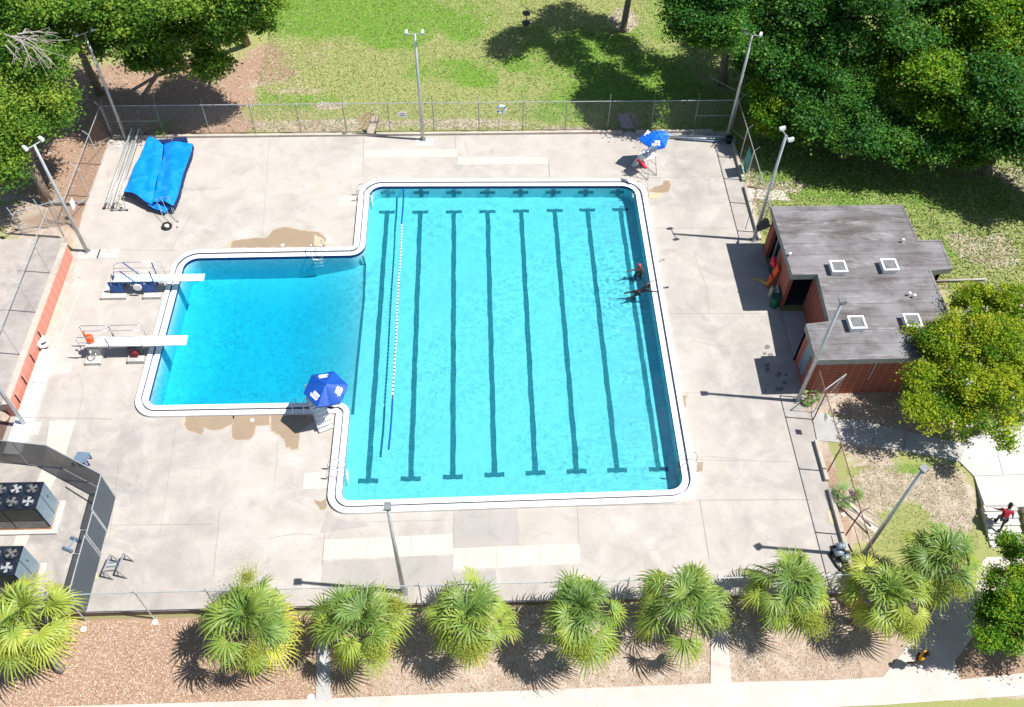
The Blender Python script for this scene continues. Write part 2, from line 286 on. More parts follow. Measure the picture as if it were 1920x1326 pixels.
# ------------------------------------------------------------------ mesh helpers
class MB:
    def __init__(s): s.v = []; s.f = []; s.mi = []; s.cur = 0
    def add(s, vs, fs):
        o = len(s.v); s.v += [tuple(p) for p in vs]; s.f += [tuple(i+o for i in f) for f in fs]; s.mi += [s.cur]*len(fs); return s
    def box(s, c, size, rz=0., rot=None):
        hx, hy, hz = size[0]/2, size[1]/2, size[2]/2
        m = rot.to_matrix() if rot else Matrix.Rotation(rz,3,'Z')
        vs = [Vector(c)+m@Vector((x,y,z)) for x in (-hx,hx) for y in (-hy,hy) for z in (-hz,hz)]
        return s.add(vs, [(0,1,3,2),(4,6,7,5),(0,4,5,1),(2,3,7,6),(0,2,6,4),(1,5,7,3)])
    def b2(s, x0,x1,y0,y1,z0,z1): return s.box(((x0+x1)/2,(y0+y1)/2,(z0+z1)/2),(x1-x0,y1-y0,z1-z0))
    def tube(s, pts, r, n=8, closed=False, cap=True):
        pts = [Vector(p) for p in pts]; k = len(pts); rr = r if isinstance(r,(list,tuple)) else [r]*k
        vs = []; up = None
        for i, p in enumerate(pts):
            if closed: d = pts[(i+1)%k]-pts[i-1]
            else: d = pts[min(i+1,k-1)]-pts[max(i-1,0)]
            d = d.normalized() if d.length > 1e-9 else Vector((0,0,1))
            if up is None or abs(up.dot(d)) > .98: up = Vector((0,0,1)) if abs(d.z) < .9 else Vector((1,0,0))
            a = d.cross(up).normalized(); b = a.cross(d).normalized(); up = b
            for j in range(n):
                t = 2*math.pi*j/n; vs.append(p+(a*math.cos(t)+b*math.sin(t))*rr[i])
        fs = []
        for i in range(k if closed else k-1):
            for j in range(n):
                a0 = i*n+j; a1 = i*n+(j+1)%n; b0 = ((i+1)%k)*n+j; b1 = ((i+1)%k)*n+(j+1)%n
                fs.append((a0,a1,b1,b0))
        if cap and not closed: fs += [tuple(range(n))[::-1], tuple(range((k-1)*n,k*n))]
        return s.add(vs, fs)
    def cyl(s, c, r, h, n=16, r2=None): return s.tube([c,(c[0],c[1],c[2]+h)], [r, r if r2 is None else r2], n)
    def prism(s, pts, z0, z1):
        n = len(pts)
        vs = [(p[0],p[1],z0) for p in pts]+[(p[0],p[1],z1) for p in pts]
        tri = tessellate_polygon([[Vector((p[0],p[1],0)) for p in pts]])
        fs = [tuple(i+n for i in f) for f in tri]+[tuple(f)[::-1] for f in tri]
        fs += [(i,(i+1)%n,(i+1)%n+n,i+n) for i in range(n)]
        return s.add(vs, fs)
    def sheet(s, pts, z):
        tri = tessellate_polygon([[Vector((p[0],p[1],0)) for p in pts]])
        return s.add([(p[0],p[1],z) for p in pts], [tuple(f) for f in tri])
    def sphere(s, c, r, n=10, m=6, sc=(1,1,1), top=1.):
        vs = []; 
        for i in range(m+1):
            th = math.pi*i/m
            for j in range(n):
                ph = 2*math.pi*j/n
                vs.append((c[0]+r*sc[0]*math.sin(th)*math.cos(ph), c[1]+r*sc[1]*math.sin(th)*math.sin(ph), c[2]+r*sc[2]*math.cos(th)))
        fs = [(i*n+j,(i+1)*n+j,(i+1)*n+(j+1)%n,i*n+(j+1)%n) for i in range(m) for j in range(n)]
        return s.add(vs, fs)
    def torus(s, c, R1, r, ax='Z', n=24, k=8, rot=None):
        pts = []
        for i in range(n):
            a = 2*math.pi*i/n; p = Vector((math.cos(a)*R1, math.sin(a)*R1, 0))
            if rot: p = rot.to_matrix()@p
            elif ax == 'X': p = Vector((0,p.x,p.y))
            elif ax == 'Y': p = Vector((p.x,0,p.y))
            pts.append(Vector(c)+p)
        return s.tube(pts, r, k, closed=True)
    def build(s, name, mat, parent=None, smooth=False, attr=None):
        off = Vector(parent.get('_o', (0,0,0))) if parent else Vector((0,0,0))
        me = bpy.data.meshes.new(name)
        if off.length: vs = [(x-off.x,y-off.y,z-off.z) for x,y,z in s.v]
        else: vs = s.v
        me.from_pydata(vs, [], s.f)
        mats = mat if isinstance(mat,(list,tuple)) else [mat]
        for q in mats: me.materials.append(M[q])
        if len(mats) > 1: me.polygons.foreach_set('material_index', s.mi)
        if not attr:
            bm = bmesh.new(); bm.from_mesh(me); bmesh.ops.recalc_face_normals(bm, faces=bm.faces); bm.to_mesh(me); bm.free()
        if smooth: me.polygons.foreach_set('use_smooth', [True]*len(me.polygons))
        me.update()
        o = bpy.data.objects.new(name, me); COL.objects.link(o)
        if parent:
            o.parent = parent
            if '_o' in parent: o['_o'] = parent['_o']
        return o
def tag(o, label, cat, group=None):
    o['label'] = label; o['category'] = cat
    if group: o['group'] = group
    return o
def thing(name, label, cat, loc=(0,0,0), group=None):
    o = bpy.data.objects.new(name, None); COL.objects.link(o); o.location = loc; o['_o'] = tuple(loc); o.empty_display_size = .3
    return tag(o, label, cat, group)
def one(mb, name, mat, label, cat, group=None, smooth=False):
    """a single-mesh thing, its origin at its base"""
    vs = np.array(mb.v); o0 = Vector((float(vs[:,0].mean()), float(vs[:,1].mean()), float(vs[:,2].min())))
    o = mb.build(name, mat, _Fake(o0), smooth); o.location = o0
    return tag(o, label, cat, group)
class _Fake:
    def __init__(s, o): s.o = o
    def get(s, k, d=None): return tuple(s.o)
_ob = MB.build
def _build(s, name, mat, parent=None, smooth=False, attr=None):
    if isinstance(parent, _Fake):
        off = Vector(parent.o); s2 = MB(); s2.v = [(x-off.x,y-off.y,z-off.z) for x,y,z in s.v]; s2.f = s.f; s2.mi = s.mi
        return _ob(s2, name, mat, None, smooth, attr)
    return _ob(s, name, mat, parent, smooth, attr)
MB.build = _build
def struct(mb, name, mat, smooth=False, kind='structure'):
    o = mb.build(name, mat, None, smooth); o['kind'] = kind; return o
def copy_tree(o, parent=None):
    c = o.copy(); COL.objects.link(c)
    if parent: c.parent = parent
    for ch in [x for x in bpy.data.objects if x.parent == o]: copy_tree(ch, c)
    return c
def arc(c, r, a0, a1, n): return [(c[0]+r*math.cos(a0+(a1-a0)*i/n), c[1]+r*math.sin(a0+(a1-a0)*i/n)) for i in range(n+1)]

# ------------------------------------------------------------------ pool outline
zc = .17
CRN = [(639.5,939,1.0,.45),(1283.4,917,1.0,.75),(1189.5,348,1.0,.85),(694,349,1.0,.85),(683,478,-1,.9),(347.6,484,1,.85),(275.4,760,1,.5),(657,753,-1,.75)]
cor = [P(a,b,zc).to_2d() for a,b,_,_ in CRN]
def ring_loop(d, N=10):
    """pool outline moved outwards by d metres, rounded corners"""
    k = len(cor); out = []
    lines = []
    for i in range(k):
        a, b = cor[i], cor[(i+1)%k]; t = (b-a).normalized(); n = Vector((t.y,-t.x)); lines.append((a+n*d, t))
    for i in range(k):
        (p, u), (q, v_) = lines[i-1], lines[i]
        den = u.x*v_.y-u.y*v_.x; s = ((q.x-p.x)*v_.y-(q.y-p.y)*v_.x)/den; c = p+u*s
        sg = CRN[i][2]; r = max(CRN[i][3]+sg*d, .02)
        ang = math.acos(max(-1,min(1,u.dot(v_)))); tl = r*math.tan(ang/2)
        A = c-u*tl; n = Vector((-u.y,u.x))*sg; cen = A+n*r
        a0 = math.atan2(A.y-cen.y, A.x-cen.x)
        for j in range(N+1):
            t = a0+sg*ang*j/N; out.append((cen.x+r*math.cos(t), cen.y+r*math.sin(t)))
    return out
def strip(mb, A, za, B, zb):
    n = len(A); vs = [(p[0],p[1],za) for p in A]+[(p[0],p[1],zb) for p in B]
    mb.add(vs, [(i,(i+1)%n,(i+1)%n+n,i+n) for i in range(n)])

# deck with the pool cut out of it
DX0, DX1, DY0, DY1 = -25.15, 17.45, 17.12, 50.95
outer = [(DX0,DY0),(DX1,DY0),(DX1,DY1),(DX0,DY1)]; hole = ring_loop(.40)
mb = MB(); tri = tessellate_polygon([[Vector((x,y,0)) for x,y in outer],[Vector((x,y,0)) for x,y in hole]])
mb.add([(x,y,0) for x,y in outer+hole], [tuple(f) for f in tri])
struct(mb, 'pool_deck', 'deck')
mb = MB()
for a, b in zip(outer, outer[1:]+outer[:1]):
    mb.add([(a[0],a[1],-.004),(b[0],b[1],-.004),(b[0],b[1],-1.1),(a[0],a[1],-1.1)],[(0,1,2,3)])
struct(mb, 'deck_wall', 'edge_stain')

# swimming pool
pool = thing('swimming_pool', 'L-shaped pool with white raised rim, lane lines and a deeper diving end', 'swimming pool', (1,34,0))
def depth(x, y=34.):
    if x > -7.2: return -.86
    d = min(x+18.1, y-28.7, 39.5-y); e = min(1,max(0,(-7.2-x)/4.6)); e = e*(1.35-.35*e*e); k = min(1,max(0,d/3.2)); k = k*k*(3-2*k)
    return -.86-(.95+.55*k)*e
mb = MB()
L0 = ring_loop(0); strip(mb, L0, -.08, L0, -3.0)
def floorgrid(x0,x1,y0,y1,nx,ny):
    vs = []; fs = []
    for i in range(nx+1):
        for j in range(ny+1):
            x = x0+(x1-x0)*i/nx; y = y0+(y1-y0)*j/ny; vs.append((x, y, depth(x,y)))
    for i in range(nx):
        for j in range(ny):
            a = i*(ny+1)+j; fs.append((a,a+ny+1,a+ny+2,a+1))
    mb.add(vs, fs)
floorgrid(-7.2, 10.6, 22.2, 46.0, 4, 4); floorgrid(-18.6,-7.2,28.2,40.1,46,48)
bs = mb.build('basin', 'plaster', pool)
for pl in bs.data.polygons: pl.use_smooth = abs(pl.normal.z) > .6
mb = MB(); strip(mb, ring_loop(.70), zc, ring_loop(.42), zc); strip(mb, ring_loop(.70), zc, ring_loop(.70), -.05)
strip(mb, ring_loop(.30), zc-.01, ring_loop(.0), zc-.02); strip(mb, ring_loop(.42), .02, ring_loop(.30), .02)
mb.build('coping', 'white_coping', pool)
mb = MB(); strip(mb, ring_loop(.42), zc, ring_loop(.418), .02); strip(mb, ring_loop(.30), zc-.01, ring_loop(.302), .02); mb.build('gutter_tile', 'edge_tile', pool)
mb = MB(); strip(mb, ring_loop(.0), zc-.02, ring_loop(.002), -.08); mb.build('waterline_tile', 'tile_blue', pool)
# depth-marker gaps in the gutter
mb = MB()
for q in ((1195+0,0),): pass
FZ = -.86
tops = [(725.5,398),(788,398),(851,397.5),(914,397),(977,396),(1040,395),(1101,394),(1163,393)]
bots = [(690,902),(770,898),(849,894.5),(927,890.5),(1004,887),(1081,884),(1157,882),(1235,880)]
rnd = random.Random(3)
for k, (a, b) in enumerate(zip(tops, bots)):
    A = P(*a, FZ); B = P(*b, FZ); mb = MB(); n = 70; vs = []
    for i in range(n+1):
        p = A.lerp(B, i/n); wob = .009*math.sin(i*(.31+.03*k)+k*2)+.008*math.sin(i*1.1+k)+.007*math.sin(i*2.9+k*3); wd = .145+.010*math.sin(i*.8+k)
        vs += [(p.x-wd+wob, p.y, FZ+.004), (p.x+wd+wob, p.y, FZ+.004)]
    mb.add(vs, [(2*i,2*i+1,2*i+3,2*i+2) for i in range(n)])
    for p, s in ((A,1),(B,-1)):
        nb = 10; vs = []
        for i in range(nb+1):
            x = p.x-.52+1.04*i/nb; wob = .02*math.sin(i*1.3+k+s); vs += [(x,p.y-.14+wob,FZ+.008),(x,p.y+.14+wob,FZ+.008)]
        mb.add(vs, [(2*i,2*i+2,2*i+3,2*i+1) for i in range(nb)])
    mb.build('lane_line', 'lane_tile', pool)
    # cross on the far wall
    cx = [727,790,851,914,976,1037,1098,1158][k]; q = P(cx, 357, -.4); y0 = cor[3].y+(cor[2].y-cor[3].y)*(q.x-cor[3].x)/(cor[2].x-cor[3].x)
    mb = MB(); mb.b2(q.x-.13,q.x+.13,y0-.03,y0-.005,-.76,-.12); mb.b2(q.x-.5,q.x+.5,y0-.034,y0-.006,-.50,-.28); mb.build('wall_cross', 'lane_tile', pool)
mb = MB(); pts = [P(684.5,495,FZ),P(682,560,FZ),P(670,680,FZ),P(661,778,FZ)]; vs = []
for p in pts: vs += [(p.x-.08,p.y,FZ+.006),(p.x+.08,p.y,FZ+.006)]
mb.add(vs, [(2*i,2*i+1,2*i+3,2*i+2) for i in range(3)])
q0 = P(679,478,-.1); mb.tube([q0+Vector((.05,-.12,0)), P(684.5,495,FZ)], .06, 6)
mb.build('depth_line', 'lane_tile', pool)
# water body
mb = MB(); LW = ring_loop(.012); n = len(LW); ZW = -.03
tri = tessellate_polygon([[Vector((x,y,0)) for x,y in LW]])
mb.add([(x,y,ZW) for x,y in LW]+[(x,y,-3.2) for x,y in LW], [tuple(f) for f in tri]+[tuple(i+n for i in f) for f in tri]+[(i,(i+1)%n,(i+1)%n+n,i+n) for i in range(n)])
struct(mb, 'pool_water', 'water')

# lane rope
rope = thing('lane_rope', 'floating lane rope of blue and white discs stretched along the left lane', 'lane rope', tuple(P(752,420,0)))
a = P(757,351,ZW); b = P(753.5,420,ZW); c = P(736,748,ZW); d = P(729,845,ZW)
def floats(A, B, pitch, r, wd, name, mat):
    n = int((B-A).length/pitch); dr = (B-A).normalized(); mb = MB(); mb.tube([-dr*wd/2,dr*wd/2], r, 10)
    first = mb.build(name, mat, None)
    for i in range(n):
        p = A+dr*(i+.5)*pitch; p = p+Vector((.02*math.sin(i*.21),0,.015)); o = first if i == 0 else first.copy()
        if i: COL.objects.link(o)
        o.parent = rope; o.location = p-Vector(rope['_o'])
floats(a,b,.17,.050,.16,'blue_float','umbrella_blue'); floats(c,d,.17,.050,.16,'blue_float','umbrella_blue')
floats(b,c,.26,.050,.13,'white_float','white_plastic'); mb = MB(); mb.tube([b,c], .036, 6); mb.build('cable', 'dark_red', rope)

# joints, seams, a painted fence rail shadow, patches, puddles on the deck
def pline(pts, wd, z, name, mat):
    mb = MB()
    for (a, b) in zip(pts, pts[1:]):
        A = P(*a); B = P(*b); d = (B-A).normalized(); n = Vector((-d.y,d.x,0))*wd/2
        mb.add([(*(A-n).to_2d(),z),(*(B-n).to_2d(),z),(*(B+n).to_2d(),z),(*(A+n).to_2d(),z)],[(0,1,2,3)])
    return mb
mb = MB()
for pts, wd in [([(853,251),(855,297)],.03),([(857,297),(1029,300),(1031,334)],.02),([(682,252),(681,334)],.02),([(1028,307),(1030,332)],.03),
    ([(1208,334),(1352,331)],.02),([(1217,428),(1372,428)],.02),([(1255,588),(1440,588)],.02),([(1262,737),(1322,737)],.025),
    ([(1295,862),(1484,866)],.02),([(1306,938),(1520,937)],.03),([(1312,938),(1330,1050)],.03),([(1082,947),(1088,1060)],.02),([(851,957),(848,1070)],.02),
    ([(611,965),(604,1060)],.03),([(160,468),(335,470)],.02),([(175,548),(212,550)],.02),([(62,783),(210,786)],.03),([(320,470),(330,452),(360,400)],.02),
    ([(222,870),(205,1010)],.02),([(330,800),(300,1000)],.015),([(206,985),(400,983)],.02),([(412,960),(400,1080)],.02),([(640,980),(850,975)],.015),
    ([(850,955),(1300,945)],.015),([(505,262),(490,470)],.015),([(1340,262),(1384,440)],.02),([(208,1115),(232,1058)],.02)]:  # long line from the far right corner paints the fence rail's shadow
    q = pline(pts, wd, .004, '', ''); mb.add(q.v, q.f)
struct(mb, 'deck_joints_rail_shadow', 'joint')
mb = MB()
for pts in ([(1085,297),(1100,293),(1125,296),(1135,293)],[(1263,283),(1266,305),(1275,320)],[(1300,470),(1310,500),(1325,540),(1330,590)],[(1285,860),(1330,856),(1400,862)],
    [(1300,640),(1350,650),(1390,646)],[(520,830),(519,870),(514,905)],[(148,700),(156,730),(152,760),(145,783)],[(870,262),(880,300)],[(330,350),(360,356),(420,352)],[(500,1010),(560,1000),(590,1004)]):
    q = pline(pts, .018, .006, '', ''); mb.add(q.v, q.f)
struct(mb, 'deck_cracks', 'crack')
def pxsheet(mb, pts, z, rough=0, seed=1, base=0.):
    Q = [P(x,y,base) for x,y in pts]; out = []; r = random.Random(seed)
    for i in range(len(Q)):
        A, B = Q[i], Q[(i+1)%len(Q)]; n = max(1,int((B-A).length/.18)) if rough else 1
        for j in range(n):
            p = A.lerp(B, j/n); out.append((p.x+r.uniform(-rough,rough), p.y+r.uniform(-rough,rough)))
    mb.sheet(out, z)
mb = MB()
for q in ([(683,281),(857,280),(857,295),(682,296)],[(858,294),(1028,295),(1028,308),(858,309)],
    [(609,1012),(690,1009),(687,1046),(605,1050)],[(691,1009),(771,1005),(770,1043),(688,1046)],[(772,1005),(849,1001),(849,1039),(771,1043)],
    [(850,1029),(930,1026),(931,1065),(850,1068)],[(931,1026),(1010,1022),(1013,1060),(932,1065)],[(1011,1022),(1086,1019),(1089,1058),(1014,1060)],
    [(571,888),(625,884),(620,915),(568,918)],[(636,369),(672,368),(671,386),(635,387)],[(500,448),(622,441),(622,457),(498,460)],[(93,790),(142,789),(118,868),(84,862)],[(82,870),(118,868),(30,1060),(10,1060)],[(117,683),(136,680),(130,699),(112,700)]):
    pxsheet(mb, q, .008, .012, len(mb.v))
struct(mb, 'deck_patches', 'patch')
mb = MB()
for q in ([(614,957),(640,975),(700,985),(600,1000)],[(850,958),(970,955),(975,1022),(850,1028)],[(606,1052),(849,1041),(849,1075),(930,1068),(930,1100),(600,1100)]):
    pxsheet(mb, q, .005, .03, len(mb.v))
struct(mb, 'grey_patches', 'mid_patch')
mb = MB()
for q in ([(432,464),(436,452),(480,447),(500,446),(515,430),(535,426),(560,432),(596,436),(612,446),(608,463)],
    [(350,776),(345,796),(352,806),(378,815),(382,802),(398,808),(412,807),(436,793),(440,776)],[(438,776),(434,818),(444,825),(468,823),(478,812),(479,798),(505,796),(507,775)],
    [(507,775),(508,808),(525,815),(534,825),(537,838),(548,843),(558,840),(563,808),(585,792),(590,775)],[(590,938),(602,940),(613,933),(613,953),(601,957)],
    [(1216,360),(1228,350),(1243,347),(1244,340),(1254,339),(1258,347),(1253,360),(1240,362)],[(1308,868),(1318,866),(1318,884),(1308,886)],[(1280,740),(1288,742),(1286,764),(1280,756)]):
    pxsheet(mb, q, .007 if q[0][0]!=432 else .012, .05, len(mb.v))
struct(mb, 'puddle', 'puddle')
PUDDLES = [([(432,464),(436,452),(480,447),(500,446),(515,430),(535,426),(560,432),(596,436),(612,446),(608,463)],(520,455)),([(350,776),(345,796),(352,806),(378,815),(382,802),(398,808),(412,807),(436,793),(440,776)],(392,785)),
  ([(438,776),(434,818),(444,825),(468,823),(478,812),(479,798),(505,796),(507,775)],(465,785)),([(507,775),(508,808),(525,815),(534,825),(537,838),(548,843),(558,840),(563,808),(585,792),(590,775)],(545,785)),([(1216,360),(1228,350),(1243,347),(1244,340),(1254,339),(1258,347),(1253,360),(1240,362)],(1240,352))]
mb = MB()
for k_, (q,cq) in enumerate(PUDDLES): pxsheet(mb, [(cq[0]+(x-cq[0])*1.045+(2 if x > cq[0] else -2), cq[1]+(y-cq[1])*1.06) for x,y in q], .0045+k_*.0004, .06, 30+k_)
struct(mb, 'puddle_margin', 'puddle_edge')
mb = MB()
for q in ([(590,440),(606,448),(610,458),(600,463),(588,462)],[(1217,362),(1240,362),(1238,372),(1225,374),(1215,370)],[(1549,960),(1562,958),(1572,975),(1560,985),(1553,980)],[(160,1062),(180,1060),(185,1085),(165,1090)]):
    pxsheet(mb, q, .016, .04, len(mb.v))
struct(mb, 'damp_spot', 'puddle_pale')
mb = MB(); r = random.Random(5)
for i in range(16):
    cx, cy = r.uniform(1432,1478), r.uniform(600,735)
    if cx > 1455+ (cy-600)*.2: continue
    rr = r.uniform(3,6); pxsheet(mb, [(cx+rr*math.cos(a)*r.uniform(.6,1.1), cy+rr*math.sin(a)*r.uniform(.5,.9)) for a in [k*.785 for k in range(8)]], .0085+i*.0006, .01)
struct(mb, 'wet_spots', 'damp')
# ------------------------------------------------------------------ ground
def sst(a, b, x): t = np.clip((x-a)/(b-a),0,1); return t*t*(3-2*t)
def gz(x, y):
    x = np.asarray(x, float); y = np.asarray(y, float)
    z = np.full(np.broadcast(x,y).shape, -.05)
    s1 = sst(17.6,16.9,y)*.45+sst(16.5,14,y)*.25
    s2 = sst(23.5,19.5,y)*.70
    k = sst(17.0,19.5,x); z = z-(s1*(1-k)+s2*k)
    z = z+1.1*sst(-24.9,-25.4,x)*sst(44.0,40.6,y)*sst(27.5,28.6,y)
    return z
def gzf(x, y): return float(gz(x,y))
Z_ = {'sand':[(10,790,60,60,1.),(20,750,30,30,1.),(1545,860,14,70,1.1),(1520,780,20,40,1.),(1700,745,200,25,1.),(100,452,60,14,1.),(190,440,30,30,.9),(1660,900,60,40,.5),(450,157,45,9,.9),(620,197,40,9,.8),(540,152,60,7,.5),(600,238,110,12,.9),(760,226,240,7,.6),(560,170,60,10,.6),(330,245,140,6,.4),(900,236,160,9,.6),(1080,243,60,8,.6),(700,205,25,10,.5),(820,70,14,14,.5),(790,75,8,8,.5),
  (1170,35,28,22,1.),(1180,225,25,22,.7),(1230,215,18,10,.5),(40,410,70,22,1.),(60,355,60,18,.6),(300,190,35,14,.5),(235,205,60,8,.5),(470,230,30,12,.5),(1470,350,50,14,.9),(1410,330,15,45,.7),(1400,300,10,20,.7),(1425,400,25,50,.5),
  (1840,465,60,24,.8),(1880,490,60,20,.5),(1905,340,25,18,1.),(1880,320,50,12,.7),(1790,440,25,14,.5),(1765,540,20,20,.6),(1660,330,20,6,.3),(1555,1010,40,70,.8),(1620,930,60,30,.7),(1600,985,60,30,.8),(1690,910,60,20,.5),(1790,930,45,70,.9),(1620,850,60,30,.5),
  (1750,930,40,40,.4),(240,1195,45,20,.8),(1290,100,20,10,.3),(1330,250,50,10,.6),(1600,200,100,60,.5),(700,1225,60,25,.3),(1560,1225,100,60,.9),(1700,1200,60,60,.6),(1300,1220,80,60,.5),(1640,1240,60,30,.7),(1680,790,110,50,.8),(1900,430,60,30,.4),(170,1195,30,15,.5)],
 'litter':[(250,170,150,55,1.),(200,280,80,70,.8),(60,300,90,50,.5),(370,235,110,25,1.),(430,190,60,20,.7),(350,150,120,40,.9),(520,115,40,30,.5),(690,225,20,18,.9),(590,235,30,14,.5),(90,420,60,25,.6),(150,390,50,50,.7),(60,330,40,15,.6),(190,380,40,30,.6),
  (480,100,40,30,.5),(520,140,50,12,.6),(1545,890,30,60,.6),(1580,960,20,70,.6),(1700,770,120,60,.4),(1830,1180,80,80,.8),(110,350,90,40,.45)],
 'lush':[(620,20,120,40,1.),(740,70,50,20,.9),(700,20,220,50,.6),(850,130,80,25,.6),(1100,200,120,40,.5),(970,120,20,12,1.),(900,150,30,15,.9),(1380,250,90,70,.9),(1490,310,100,50,.9),(1600,340,120,20,.9),(1750,360,80,30,.7),(1850,370,80,30,.6),(1600,380,40,20,.5),
  (1740,910,50,35,.5),(1250,170,80,60,.9),(1150,110,80,60,.7),(1050,100,100,60,.5),(560,190,90,16,.6),(400,250,20,5,.3),(1690,870,70,20,.3),(860,55,60,30,.4),(1300,30,80,60,.7),(30,430,70,8,.8),(90,395,15,15,.6),(1820,470,40,10,.8)]}
# far-to-near grid, skipping the deck
xs = np.concatenate([np.arange(-140,-45,5.),np.arange(-45,-26,.5),np.arange(-26,-24.5,.1),np.arange(-24.5,17,.5),np.arange(17,20,.25),np.arange(20,50,.5),np.arange(50,141,5.)])
ys = np.concatenate([np.arange(-40,8,4.),np.arange(8,14,.5),np.arange(14,18,.2),np.arange(18,27,.4),np.arange(27,29,.2),np.arange(29,100,.5),np.arange(100,260,8.)])
X, Y = np.meshgrid(xs, ys, indexing='ij'); ZZ = gz(X, Y)
nx, ny = len(xs), len(ys); vs = np.stack([X,Y,ZZ],-1).reshape(-1,3)
I, J = np.meshgrid(np.arange(nx-1), np.arange(ny-1), indexing='ij')
cx = (xs[:-1]+xs[1:])/2; cy = (ys[:-1]+ys[1:])/2
keep = ~((cx[:,None] > -24.85)&(cx[:,None] < 17.3)&(cy[None,:] > 17.35)&(cy[None,:] < 50.7))
a = (I*ny+J)[keep]; fs = np.stack([a, a+ny, a+ny+1, a+1], -1)
me = bpy.data.meshes.new('ground'); me.from_pydata(vs.tolist(), [], fs.tolist()); me.materials.append(M['ground'])
for nm, lst in Z_.items():
    val = np.zeros(nx*ny)
    if nm == 'litter':
        val += .75*sst(17.4,16.8,vs[:,1])*sst(6,-14,vs[:,0])+.45*sst(17.4,16.8,vs[:,1])*sst(6,-14,-vs[:,0]+6)
        val = val*(1-sst(12.6,12.2,vs[:,1]))
        val += .25*sst(-26,-30,vs[:,0])*sst(44,48,vs[:,1])
    if nm == 'sand':
        val += (.45+.45*sst(-12,4,vs[:,0]))*sst(17.4,16.8,vs[:,1])*(1-sst(12.6,12.2,vs[:,1]))
        val += .35*sst(-24.8,-25.2,vs[:,0])*sst(52,44,vs[:,1])
    if nm == 'lush':
        val += .08+.22*sst(17,20,vs[:,0])*sst(36,40,vs[:,1])
    for (px,py,rx,ry,wt) in lst:
        z0 = -.7 if py > 1120 else 0
        c = P(px,py,z0); ex = abs(P(px+rx,py,z0).x-c.x); ey = abs(P(px,py+ry,z0).y-c.y)
        d = np.sqrt(((vs[:,0]-c.x)/ex)**2+((vs[:,1]-c.y)/ey)**2); val += wt*np.clip(1.5-d,0,1)
    at = me.attributes.new(nm,'FLOAT','POINT'); at.data.foreach_set('value', np.clip(val,0,1.2).astype(np.float32))
me.polygons.foreach_set('use_smooth',[True]*len(me.polygons)); me.update()
go = bpy.data.objects.new('ground', me); COL.objects.link(go); go['kind'] = 'structure'

# paths following the ground
def gpath(pts, lift, name, mat, base=0., extra=None, cell=.35):
    """polygon draped on the ground"""
    Q = [P(x,y,base) for x,y in pts] if not isinstance(pts[0], Vector) else pts
    bm = bmesh.new(); vv = [bm.verts.new((p.x,p.y,0)) for p in Q]; bm.faces.new(vv)
    x0,x1 = min(p.x for p in Q), max(p.x for p in Q); y0,y1 = min(p.y for p in Q), max(p.y for p in Q)
    for ax, lo, hi in ((0,x0,x1),(1,y0,y1)):
        k = lo+cell
        while k < hi:
            co = (k,0,0) if ax == 0 else (0,k,0); no = (1,0,0) if ax == 0 else (0,1,0)
            bmesh.ops.bisect_plane(bm, geom=bm.verts[:]+bm.edges[:]+bm.faces[:], plane_co=co, plane_no=no); k += cell
    for v in bm.verts: v.co.z = gzf(v.co.x, v.co.y)+lift
    bmesh.ops.recalc_face_normals(bm, faces=bm.faces)
    me = bpy.data.meshes.new(name); bm.to_mesh(me); bm.free(); me.materials.append(M[mat])
    o = bpy.data.objects.new(name, me); COL.objects.link(o); o['kind'] = 'structure'; return o
gpath([P(-60,1330,-.75),P(600,1311,-.75),P(860,1300,-.75),P(1180,1288,-.75),P(1400,1279,-.75),P(1560,1276,-.75),P(1655,1270,-.75),P(1690,1225,-.75),P(1730,1165,-.75),P(1800,1090,-.75),P(1850,1045,-.75),P(1925,1045,-.75),
   P(1880,1120,-.75),P(1820,1200,-.75),P(1790,1240,-.75),P(1800,1275,-.75),P(1990,1255,-.75),P(1990,1300,-.75),P(1800,1312,-.75),P(1660,1322,-.75),P(1000,1350,-.75),P(-80,1390,-.75)], .03, 'sidewalk', 'sidewalk')
gpath([P(597,1130,-.5),P(612,1130,-.5),P(622,1312,-.72),P(592,1314,-.72)], .04, 'path', 'walk')
gpath([P(1335,1130,-.5),P(1360,1130,-.5),P(1372,1283,-.72),P(1332,1283,-.72)], .04, 'path', 'sidewalk')
mb = MB(); mb.prism([P(x,y,0).to_2d() for x,y in [(1521,770),(1572,783),(1650,797),(1770,824),(1850,838),(1850,880),(1832,888),(1800,866),(1700,846),(1600,832),(1532,826)]], -.9, .0)
struct(mb, 'walkway', 'walk')
mb = MB(); mb.prism([P(x,y,.01).to_2d() for x,y in [(1800,866),(1815,820),(1890,800),(1990,800),(2000,948),(1848,952),(1827,893)]], -1.2, .012)
struct(mb, 'plaza', 'slab')
mb = MB()
for pts in ([(1866,835),(1881,890)],[(1827,893),(1950,889)],[(1640,795),(1636,832)],[(1700,808),(1694,845)]):
    q = pline(pts, .03, .018, '', ''); mb.add(q.v, q.f)
struct(mb, 'walkway_joints', 'joint')
steps = thing('steps', 'short flight of pale concrete steps going down to the lower path', 'stairs', (25.7,20.8,-.8))
y0 = 21.55
for i in range(6):
    mb = MB(); yt = y0-.33*i; mb.b2(24.95,26.62,yt-.33,yt,-1.1,.012-.135*(i+1)+.135); mb.build('step', 'slab', steps)
mb = MB(); r = random.Random(4)
for i in range(26):
    t_ = r.random(); mb.sphere((26.9+r.uniform(0,.5), 21.3-t_*2.0, -.1-t_*.6), r.uniform(.10,.2), 7, 5, (1,r.uniform(.7,1.2),.7))
one(mb, 'stone_edging', 'stone_dark', 'rough stones heaped along the right side of the concrete steps', 'stones')
